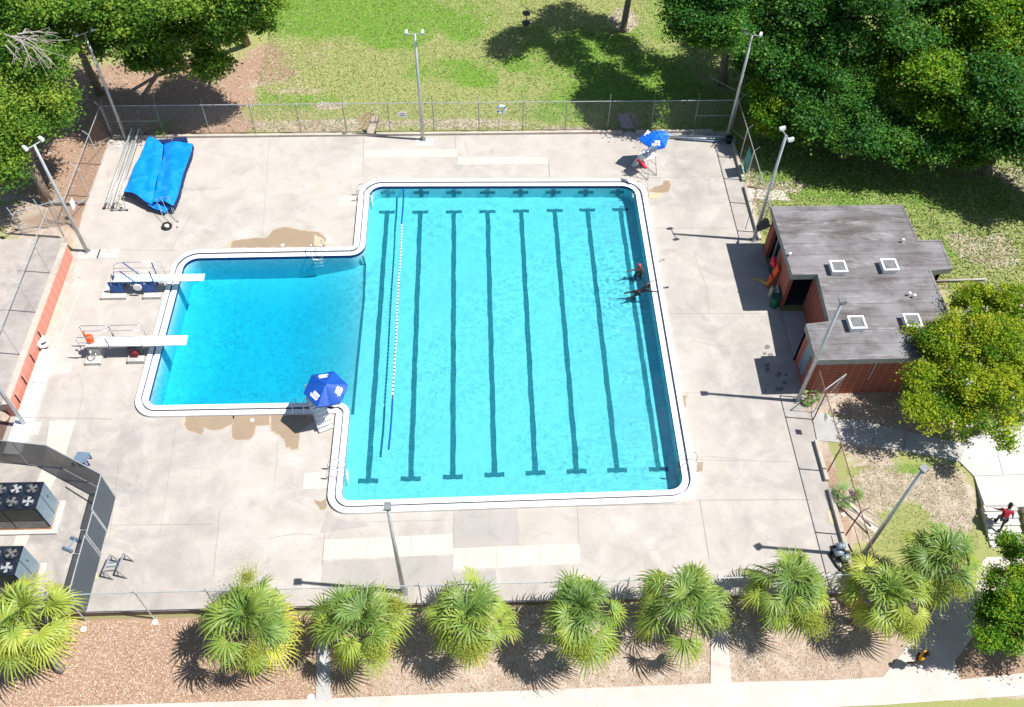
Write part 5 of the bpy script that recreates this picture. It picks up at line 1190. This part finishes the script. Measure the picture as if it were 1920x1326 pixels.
tree('low glossy tree at the near edge of the wood above the roof', [(1700,265,4.2,3.1,2.4),(1755,255,4.6,2.8,2.4),(1640,250,3.6,2.2,1.9),(1800,285,3.4,2.0,1.8)], 'leaf_dark', 27, (24.5,48.2), 50000, .25, group=W_, clump=.6)
tree('light green tree at the top right corner', [(1900,60,11,5.0,3.6),(1830,30,11,4.2,3.2)], 'leaf_bright', 28, None, 46000, .26, group=W_, clump=.8)
tree('dark tree at the right edge below the corner tree', [(1910,200,8,4.4,3.2),(1870,255,5.0,2.6,2.2),(1960,270,6,4,2.6)], 'leaf_dark', 29, None, 48000, .26, group=W_, clump=.75)
tree('dark tree at the top edge above the small bright tree', [(1700,-30,12,5.0,3.4)], 'leaf_dark', 30, None, 30000, .26, group=W_, clump=.8)
tree('shrubby dark tree at the wood edge near the far right pole', [(1445,150,4.5,2.6,2.2),(1480,220,3.4,2.2,1.8)], 'leaf_dark', 31, None, 26000, .22, r0=.16, group=W_, clump=.6)
# pine whose trunk stands on the lawn
bp = P(1168,58); t = thing('pine_tree', 'tall bare grey trunk standing alone on the lawn', 'tree', tuple(bp))
mb = MB(); mb.tube([bp-Vector((0,0,.2)), bp+Vector((0,0,.3)), bp+Vector((.15,0,3)), bp+Vector((.5,.3,8)), bp+Vector((.8,.8,12))], [.34,.25,.22,.18,.12], 10); mb.build('trunk', 'trunk', t, True)
mb = MB()
for a, rr in ((.4,3.),(2.2,2.8),(3.7,3.2),(5.2,2.6)): mb.tube([bp+Vector((.6,.5,9)), bp+Vector((.6+rr*.5*math.cos(a),.5+rr*.5*math.sin(a),10.6)), bp+Vector((.8+rr*math.cos(a),.8+rr*math.sin(a),11.5))], [.1,.07,.03], 6)
mb.build('branch', 'trunk', t, True)
crown(t, [(bp.x+2.2+x*1.15,bp.y-1.2+y,11.5+z,r_*.85,r_*.5) for x,y,z,r_ in ((0,0,1,2.4),(2.6,.8,0,1.8),(-2.6,-.6,0,1.9),(.3,-2.6,-.4,1.8),(.5,2.6,0,1.9),(-4.2,-1.8,-.8,1.6),(3.6,-1.5,-.5,1.6),(4.8,-3.8,-1,1.8),(1.5,-5.0,-1.5,1.7))], 'leaf_dark', 33, 24000, .26, clump=.7)
# crape myrtle
tree('rounded crape myrtle with yellow green leaves and pink blossoms hiding the building corner', [(1820,690,3.2,3.5,2.4),(1760,740,2.7,2.5,1.9),(1870,620,3.2,2.8,2.2),(1850,780,2.6,2.4,1.8),(1750,650,3.0,2.0,1.7),(1930,700,2.8,3.0,2.2),(1810,590,2.6,1.6,1.5)], 'leaf_myrtle', 41, (25.6,27.4), 88000, .135, .16, 'flowering and leafy small trees', 'tree', 'crape_myrtle', clump=.42, flower='flower_pink', shell=.6)
tree('glossy green rounded tree at the bottom right corner over the path', [(1905,1120,2.2,1.9,1.5),(1880,1180,1.8,1.6,1.3),(1930,1060,2.4,1.5,1.3),(1960,1170,2.0,2.2,1.5)], 'leaf_bright', 42, (23.4,15.4), 46000, .115, .12, 'flowering and leafy small trees', 'tree', 'small_tree', clump=.34, shell=.6)
# bare twigs in the left oak
t = thing('bare_branch', 'pale leafless branch tangle in the crown of the far left oak', 'branch', (-28,46,7))
mb = MB(); r = random.Random(6); s0 = P(20,70,10.2)
for k in range(16):
    a = s0+Vector((r.uniform(-.4,.8),r.uniform(-.5,.4),r.uniform(-.2,.2))); e = P(r.uniform(40,110),r.uniform(60,130),9.8+r.uniform(-.5,.3)); m_ = a.lerp(e,.5)+Vector((r.uniform(-.3,.3),r.uniform(-.3,.3),.2)); mb.tube([a,m_,e],[.05,.03,.012],5)
    for q in range(3): mb.tube([m_.lerp(e,r.random()), e+Vector((r.uniform(-.8,.8),r.uniform(-.8,.8),r.uniform(-.2,.3)))],[.018,.006],4)
mb.build('twig', 'branch', t)

# ------------------------------------------------------------------ palms
def palm(label, px, py, zc_, seed, R_=2.35, base=None, nleaf=34, yellow=.0, fluff=2, group='fan palms along the front fence', nm='fan_palm'):
    rng = random.Random(seed); c = P(px,py,zc_); 
    if base is None: base = (c.x+rng.uniform(-.55,.55), c.y-.25+rng.uniform(-.3,.3))
    z0 = gzf(*base); t = thing(nm, label, 'palm tree', (base[0],base[1],z0), group); c = c-Vector((0,0,.35))
    b = Vector((base[0],base[1],z0-.1)); mb = MB(); n = 9; pts = []; rad = []
    for i in range(n+1):
        k = i/n; p = b.lerp(c,k); pts.append(p); rad.append(.17+.02*(i%2)+(.07 if i == 0 else 0)+(.06*k*k))
    mb.tube(pts, rad, 10); mb.build('trunk', 'palm_trunk', t, True)
    V = []; F = []; T = []; EL0 = 116
    PV = MB()
    for i in range(nleaf):
        if i > 8 and rng.random() < .10: continue
        k = (i+.5)/nleaf; az = i*2.39996+rng.uniform(-.45,.45); el = R(78)-k**.85*R(EL0+8*math.sin(seed*2.1))+rng.uniform(-.28,.28)
        d = Vector((math.cos(az)*math.cos(el), math.sin(az)*math.cos(el), math.sin(el)))
        pl = R_*(.22+.36*min(1,k*1.7))*rng.uniform(.80,1.15); sag = .12+.35*k; pl *= 1+.20*math.sin(az+seed*1.7)
        hub = c+d*pl-Vector((0,0,sag*pl*.35)); st = c+Vector((0,0,.25-.5*k))
        mdl = st.lerp(hub,.5)+Vector((0,0,.12*pl)); PV.tube([st,mdl,hub], [.022,.016,.012], 4)
        ax = (hub-mdl).normalized(); side = ax.cross(Vector((0,0,1))); side = side.normalized() if side.length > .05 else Vector((1,0,0)); up = side.cross(ax).normalized()
        tw = rng.uniform(-.9,.9); side, up = side*math.cos(tw)+up*math.sin(tw), up*math.cos(tw)-side*math.sin(tw)
        ns = 21; bl = R_*rng.uniform(.34,.56); base_t = .10+.44*k+yellow+rng.uniform(-.14,.14); tipor = (k > .72 and rng.random() < .35); dead = (k > .86 and rng.random() < .4); base_t += .35*dead
        for j in range(ns):
            f = (j+.5)/ns*2-1; an = f*R(155 if k < .35 else 112); L = bl*(1-.28*abs(f)**2.2)*rng.uniform(.78,1.10)
            sd = ax*math.cos(an)+side*math.sin(an); fold = up*(.10*(1 if j%2 else -1))*.25
            dr = -.10-.40*k-rng.uniform(0,.35)
            w1 = .040; w2 = .036; nrm = sd.cross(up).normalized()
            cup = up*(.10*abs(math.sin(an)))*L
            p0 = hub; p1 = hub+sd*L*.35+cup*.4+fold; p2 = hub+sd*L*.72+cup*.5+Vector((0,0,dr*L*.22)); p3 = hub+sd*L*.98+Vector((0,0,dr*L*.75))
            o = len(V)
            tl_ = up*.010*(1 if j%2 else -1)
            V += [p0-nrm*.004, p0+nrm*.004, p1+nrm*w1+tl_, p1-nrm*w1-tl_, p2+nrm*w2*.8+tl_, p2-nrm*w2*.8-tl_, p3+nrm*.004, p3-nrm*.004]
            F += [(o,o+1,o+2,o+3),(o+3,o+2,o+4,o+5),(o+5,o+4,o+6,o+7)]
            te = base_t+(.36 if tipor else .16)
            T += [base_t]*4+[base_t+.03]*2+[te]*2
    o = np_mesh('crown', np.array([tuple(v) for v in V]), np.array(F), 'leaf_palm', t, np.clip(np.array(T),0,1))
    PV.build('leaf_stalk', 'palm_stalk', t)
    rg = np.random.default_rng(seed)
    for q in range(fluff):
        az = rng.uniform(0,6.28) if q else -1.2+rng.uniform(-.8,.8); rr = R_*rng.uniform(.5,.85)
        cc = np.array(c)+np.array([math.cos(az)*rr, math.sin(az)*rr, rng.uniform(-.35,.35)])
        n = 2200; C = cc+rg.normal(size=(n,3))*np.array([.26,.26,.16])*(1+.5*np.sin(np.arange(n)*.7))[:,None]; N = np.tile([0,0,1.],(n,1))
        Vv, Ff, Tt = leaf_cloud(C, N, rg, .055, .2, rg.uniform(.2,1,n)); np_mesh('flower_spray', Vv, Ff, 'palm_fluff', t, Tt)
    return t
simple('palm_stalk', (.30,.36,.10), .6)
PALMS = [(32,1150,2.2,'leftmost fan palm, partly out of frame, in front of the chillers',.22),(460,1165,2.45,'fan palm second from the left with yellowing skirt',.08),(680,1170,2.15,'fan palm just left of the bottom light pole',.05),
 (876,1162,2.15,'fan palm just right of the bottom light pole',.12),(1086,1150,2.30,'fan palm fifth from the left with an orange tipped lower leaf',.02),(1290,1128,2.15,'fan palm sixth from the left beside the short front path',.06),
 (1490,1108,2.30,'fan palm seventh from the left near the front right corner',.05),(1665,1110,2.05,'yellowish fan palm left of the yellow shirted walker',.16),(1768,1035,2.15,'fan palm set back near the concrete steps',.0)]
for i, (px,py,R_,lab,yl) in enumerate(PALMS):
    base = None
    if i == 0: base = (-19.15,14.78)
    palm(lab, px, py-(12 if 0 < i < 7 else 0), (3.3,3.3,2.9,3.0,3.3,2.9,3.1,2.8,3.2)[i], 60+i, R_*(1.04+.09*math.sin(i*2.7+1)), base, (38,44,36,36,40,35,40,34,37)[i], yl, fluff=2 if i in (0,1,2,7) else 1)
def palmetto(label, c, n, L, seed):
    rng = random.Random(seed); t = thing('palmetto', label, 'small palm', tuple(c), 'small palmettos'); mb = MB()
    for i in range(n):
        az = rng.uniform(0,6.28); el = rng.uniform(.3,1.2); hub = c+Vector((math.cos(az)*math.cos(el),math.sin(az)*math.cos(el),math.sin(el)))*L*.6
        ax = (hub-c).normalized(); side = ax.cross(Vector((0,0,1))).normalized(); mb.tube([c,hub],[.012,.008],4)
        for j in range(11):
            an = (j/10*2-1)*1.5; sd = ax*math.cos(an)+side*math.sin(an); e = hub+sd*L*.5-Vector((0,0,.08)); w_ = sd.cross(Vector((0,0,1))).normalized()*.02; m_ = hub.lerp(e,.5)
            mb.add([hub,m_+w_,e,m_-w_],[(0,1,2,3)])
    mb.build('leaf', 'leaf_small', t)
simple('leaf_small', (.16,.26,.06), .6, 0, .3)
palmetto('small green palmetto sprouting by the far fence behind the left cover', Vector((-21.9,51.7,0)), 14, 1.0, 1)
palmetto('small palmetto growing by the timber edged path at the front right', P(1588,935,0), 20, .95, 2)
palmetto('scruffy dark weed clump at the building corner by the open gate', P(1518,748,0), 14, .7, 3)
# ground scatter : fallen leaves and grass tufts
rng = np.random.default_rng(2)
def scatter(name, mat, n, x0, x1, y0, y1, size, keepf, kind='stuff', flat=.15, lift=.02):
    X = rng.uniform(x0,x1,n); Y = rng.uniform(y0,y1,n); k = keepf(X,Y); X, Y = X[k], Y[k]; C = np.stack([X,Y,gz(X,Y)+lift],-1)
    m = len(C); s = size*rng.uniform(.5,1.5,m); a = rng.uniform(0,6.28,m); d = np.stack([np.cos(a),np.sin(a),rng.normal(0,flat,m)],-1); b = np.stack([-np.sin(a),np.cos(a),rng.normal(0,flat*1.5,m)],-1)
    V = np.stack([C-d*s[:,None], C+b*s[:,None]*.35, C+d*s[:,None], C-b*s[:,None]*.35],1).reshape(-1,3)
    o = np_mesh(name, V, np.arange(m*4).reshape(-1,4), mat, None, np.repeat(rng.uniform(0,1,m),4)); o['kind'] = kind
def _np_parent_none(): pass
t = NT('fallen_leaf'); t.pbr(t.ramp(t.attr('tone'), [(.0,(.20,.11,.07)),(.4,(.42,.26,.17)),(.75,(.58,.42,.31)),(1.,(.72,.60,.48))]), .9); M['fallen_leaf'] = t.m
t = NT('grass_tuft'); t.pbr(t.ramp(t.attr('tone'), [(.0,(.06,.12,.015)),(.4,(.14,.24,.03)),(.7,(.28,.32,.09)),(1.,(.45,.42,.22))]), .8); M['grass_tuft'] = t.m
path_y = lambda X: 12.75+0*X
scatter('fallen_leaves', 'fallen_leaf', 90000, -22, 17, 13.2, 16.9, .038, lambda X,Y: (rng.random(len(X)) < np.clip(.95-.035*(X+20),.18,1))&~((np.abs(X+7.35)<.35)))
scatter('leaf_litter', 'fallen_leaf', 12000, -40, -11, 46, 62, .07, lambda X,Y: (Y > 51.4)|(X < -25.3), flat=.1)
scatter('grass', 'grass_tuft', 110000, -16, 26, 51.5, 72, .055, lambda X,Y: rng.random(len(X)) < .9, flat=.5)
scatter('lawn_grass', 'grass_tuft', 60000, 17.8, 42, 36, 50, .07, lambda X,Y: (X > 26.8)|(Y > 40.2), flat=.5)
scatter('bank_grass', 'grass_tuft', 9000, 18.6, 24.5, 19.5, 25, .028, lambda X,Y: (Y < 24.0), flat=.5)

# ------------------------------------------------------------------ people
def skin_mesh(name, J, E, mat, parent, sub=2, root=None):
    me = bpy.data.meshes.new('tmp'); keys = list(J); idx = {k:i for i,k in enumerate(keys)}
    me.from_pydata([tuple(J[k][0]) for k in keys], [(idx[a],idx[b]) for a,b in E], [])
    o = bpy.data.objects.new('tmp', me); COL.objects.link(o); md = o.modifiers.new('s','SKIN')
    for k in keys:
        sv_ = me.skin_vertices[0].data[idx[k]]; r = J[k][1]; sv_.radius = r if isinstance(r,tuple) else (r,r); sv_.use_root = (k == (root or keys[0]))
    md.use_smooth_shade = True; md.branch_smoothing = .6; sb = o.modifiers.new('u','SUBSURF'); sb.levels = sub; sb.render_levels = sub
    bpy.context.view_layer.update(); m2 = bpy.data.meshes.new_from_object(o.evaluated_get(bpy.context.evaluated_depsgraph_get()))
    bpy.data.objects.remove(o); m2.name = name; m2.materials.clear(); m2.materials.append(M[mat])
    q = bpy.data.objects.new(name, m2); COL.objects.link(q); q.parent = parent; return q
BULK = 1.16
def person(label, loc, rz, pose, skin, top=None, bottom=None, shoes=None, hair='hair', hairkind='short', scale=1., tilt=None, topr=1.28, extra=None):
    """pose: joint offsets in metres, figure faces +Y, z up, feet near 0"""
    t = thing('person', label, 'person', (0,0,0)); D = dict(
      pelvis=(0,0,.95), waist=(0,0,1.10), chest=(0,0,1.32), neck=(0,0,1.47), head=(0,.02,1.60), crown=(0,.01,1.71),
      shl=(-.18,0,1.40), ell=(-.24,-.02,1.13), wrl=(-.26,.05,.88), shr=(.18,0,1.40), elr=(.24,-.02,1.13), wrr=(.26,.05,.88),
      hil=(-.09,0,.90), knl=(-.10,.02,.50), anl=(-.10,-.02,.09), tol=(-.11,.15,.03), hir=(.09,0,.90), knr=(.10,.02,.50), anr=(.10,-.02,.09), tor=(.11,.15,.03)); D.update(pose)
    rad = dict(pelvis=(.13,.10),waist=(.125,.09),chest=(.15,.10),neck=.055,head=(.085,.10),crown=(.07,.085),shl=.06,ell=.043,wrl=.03,shr=.06,elr=.043,wrr=.03,hil=.085,knl=.06,anl=.04,tol=.035,hir=.085,knr=.06,anr=.04,tor=.035)
    rad = {k_:(tuple(x_*BULK for x_ in v_) if isinstance(v_,tuple) else v_*BULK) for k_,v_ in rad.items()}
    J = {k:(Vector(D[k]), rad[k]) for k in D}
    E = [('pelvis','waist'),('waist','chest'),('chest','neck'),('neck','head'),('head','crown'),('chest','shl'),('shl','ell'),('ell','wrl'),('chest','shr'),('shr','elr'),('elr','wrr'),('pelvis','hil'),('hil','knl'),('knl','anl'),('anl','tol'),('pelvis','hir'),('hir','knr'),('knr','anr'),('anr','tor')]
    for s, sg in (('l',-1),('r',1)):
        w_ = Vector(D['wr'+s]); e = Vector(D['el'+s]); d = (w_-e).normalized(); sd = d.cross(Vector((0,1,0))); sd = sd.normalized() if sd.length > .2 else d.cross(Vector((1,0,0))).normalized()
        pm = w_+d*.07; J['pm'+s] = (pm,.030); E.append(('wr'+s,'pm'+s)); up = sd.cross(d)
        for i, (o_, ln) in enumerate(((-.03,.065),(-.01,.078),(.01,.072),(.03,.055))):
            a = pm+sd*o_+d*.035; b_ = a+d*ln*.55+up*.008; c_ = b_+d*ln*.45+up*.022
            J['f%s%da'%(s,i)] = (a,.010); J['f%s%db'%(s,i)] = (b_,.009); J['f%s%dc'%(s,i)] = (c_,.008); E += [('pm'+s,'f%s%da'%(s,i)),('f%s%da'%(s,i),'f%s%db'%(s,i)),('f%s%db'%(s,i),'f%s%dc'%(s,i))]
        a = w_+d*.04-sd*.045; b_ = a+d*.045-sd*.015; J['th'+s] = (a,.012); J['tk'+s] = (b_,.010); E += [('wr'+s,'th'+s),('th'+s,'tk'+s)]
    body = skin_mesh('body', J, E, skin, t)
    def cloth(name, ks, mat, k, es=None):
        JJ = {q:(J[q][0], tuple(x*k+.006 for x in (J[q][1] if isinstance(J[q][1],tuple) else (J[q][1],)*2))) for q in ks}
        EE = [e for e in E if e[0] in ks and e[1] in ks]; return skin_mesh(name, JJ, EE, mat, t)
    if top:
        J['sl_l'] = (J['shl'][0].lerp(J['ell'][0],.75), .062); J['sl_r'] = (J['shr'][0].lerp(J['elr'][0],.75), .062)
        JJ = {q:(J[q][0], tuple(x*topr for x in (J[q][1] if isinstance(J[q][1],tuple) else (J[q][1],)*2))) for q in ('pelvis','waist','chest','shl','shr','sl_l','sl_r')}
        skin_mesh('shirt', JJ, [('pelvis','waist'),('waist','chest'),('chest','shl'),('chest','shr'),('shl','sl_l'),('shr','sl_r')], top, t)
    if bottom:
        J['kl'] = (J['hil'][0].lerp(J['knl'][0],.9), .08); J['kr'] = (J['hir'][0].lerp(J['knr'][0],.9), .08)
        JJ = {q:(J[q][0], tuple(x*1.15 for x in (J[q][1] if isinstance(J[q][1],tuple) else (J[q][1],)*2))) for q in ('pelvis','hil','hir','kl','kr')}
        skin_mesh('shorts', JJ, [('pelvis','hil'),('hil','kl'),('pelvis','hir'),('hir','kr')], bottom, t)
    if shoes:
        for s in 'lr':
            a, b_ = J['an'+s][0], J['to'+s][0]; mb = MB(); mb.tube([a+Vector((0,-.02,-.02)), a.lerp(b_,.5), b_+(b_-a).normalized()*.05], [.05,.055,.04], 8); q = mb.build('shoe', shoes, None, True); q.parent = t
    hd = J['head'][0].lerp(J['crown'][0],.55); fw = Vector((0,1,0)); up = (J['crown'][0]-J['head'][0]).normalized(); fw = (fw-up*fw.dot(up)).normalized(); sd = fw.cross(up)
    m3 = Matrix((sd,fw,up)).transposed()
    def el(name, c, r, sc, mat):
        mb = MB(); mb.sphere((0,0,0), r, 12, 8, sc); mb.v = [tuple(hd+m3@(Vector(c)+Vector(p))) for p in mb.v]; q = mb.build(name, mat, None, True); q.parent = t
    el('hair', (0,-.025,.03), .115, (.92,1.0,.95) if hairkind == 'short' else (1.15,1.1,1.0), hair)
    for s in (-1,1):
        el('eye', (s*.034,.092,.0), .014, (1,.6,.7), 'white_paint'); el('ear', (s*.092,.0,-.02), .026, (.4,.8,1.2), skin)
    el('nose', (0,.108,-.025), .018, (.8,1,1.3), skin); el('mouth', (0,.095,-.062), .022, (1.3,.4,.4), 'dark_red')
    t.location = loc; t.rotation_euler = (tilt[0] if tilt else 0, tilt[1] if tilt else 0, rz); t.scale = (scale,)*3
    return t
# man in red climbing the steps, leaning forward
pr_ = P(1872,985,-.32)
person('person in a loose dark red shirt leaning forward as they climb the concrete steps', (25.45,20.55,-.40), R(-20),
  dict(pelvis=(0,0,.90),waist=(0,.10,1.03),chest=(.02,.26,1.22),neck=(.03,.36,1.34),head=(.04,.43,1.45),crown=(.05,.48,1.55),shl=(-.17,.24,1.28),ell=(-.36,.28,1.10),wrl=(-.42,.40,.92),shr=(.20,.27,1.28),elr=(.34,.18,1.06),wrr=(.42,.22,.84),
    knl=(-.11,.28,.62),anl=(-.10,.16,.22),tol=(-.11,.33,.17),knr=(.10,-.10,.50),anr=(.10,-.32,.12),tor=(.11,-.16,.03)),
  'skin', 'shirt_red', 'black', 'black', topr=1.55)
person('person in a yellow shirt and black shorts walking on the shaded lower path', tuple(P(1712,1248,-.70)), R(-125),
  dict(chest=(0,.06,1.32),neck=(0,.09,1.46),head=(0,.12,1.58),crown=(0,.12,1.69),ell=(-.26,.10,1.13),wrl=(-.20,.30,1.12),elr=(.26,-.10,1.13),wrr=(.28,-.14,.90),knl=(-.10,.20,.52),anl=(-.10,.12,.12),tol=(-.11,.30,.08),knr=(.10,-.05,.50),anr=(.10,-.30,.14),tor=(.11,-.15,.03)),
  'skin', 'shirt_yellow', 'black', 'white_paint', hairkind='afro')
person('swimmer in a red cap with one arm stretched out in the right lane', (9.55,38.0,-1.28), R(20),
  dict(chest=(0,.03,1.30),ell=(-.42,.06,1.33),wrl=(-.66,.05,1.33),shl=(-.18,.02,1.38),elr=(.22,-.22,1.20),wrr=(.05,-.40,1.18),head=(.0,.06,1.56),crown=(0,.05,1.67),knl=(-.14,.20,.60),anl=(-.16,-.10,.45),tol=(-.16,.02,.40),knr=(.16,.16,.60),anr=(.2,-.15,.45),tor=(.2,-.02,.40)),
  'skin_swim', None, 'swim_black', None, hair='cap_red')
person('swimmer in a black suit holding the pool rim with both hands', (9.78,36.35,-1.10), R(-82),
  dict(pelvis=(0,-.42,.98),waist=(0,-.26,1.10),chest=(0,-.06,1.20),neck=(0,.06,1.30),head=(0,.12,1.38),crown=(0,.16,1.48),shl=(-.18,-.02,1.24),ell=(-.32,.18,1.30),wrl=(-.42,.42,1.32),shr=(.18,-.02,1.24),elr=(.32,.20,1.30),wrr=(.40,.44,1.32),
    hil=(-.09,-.50,.95),hir=(.09,-.50,.95),knl=(-.16,-.82,.90),anl=(-.20,-1.15,.82),tol=(-.2,-1.32,.80),knr=(.12,-.80,.82),anr=(.16,-1.10,.70),tor=(.16,-1.26,.66)),
  'skin_swim', 'swim_black', 'swim_black', None, topr=1.22)
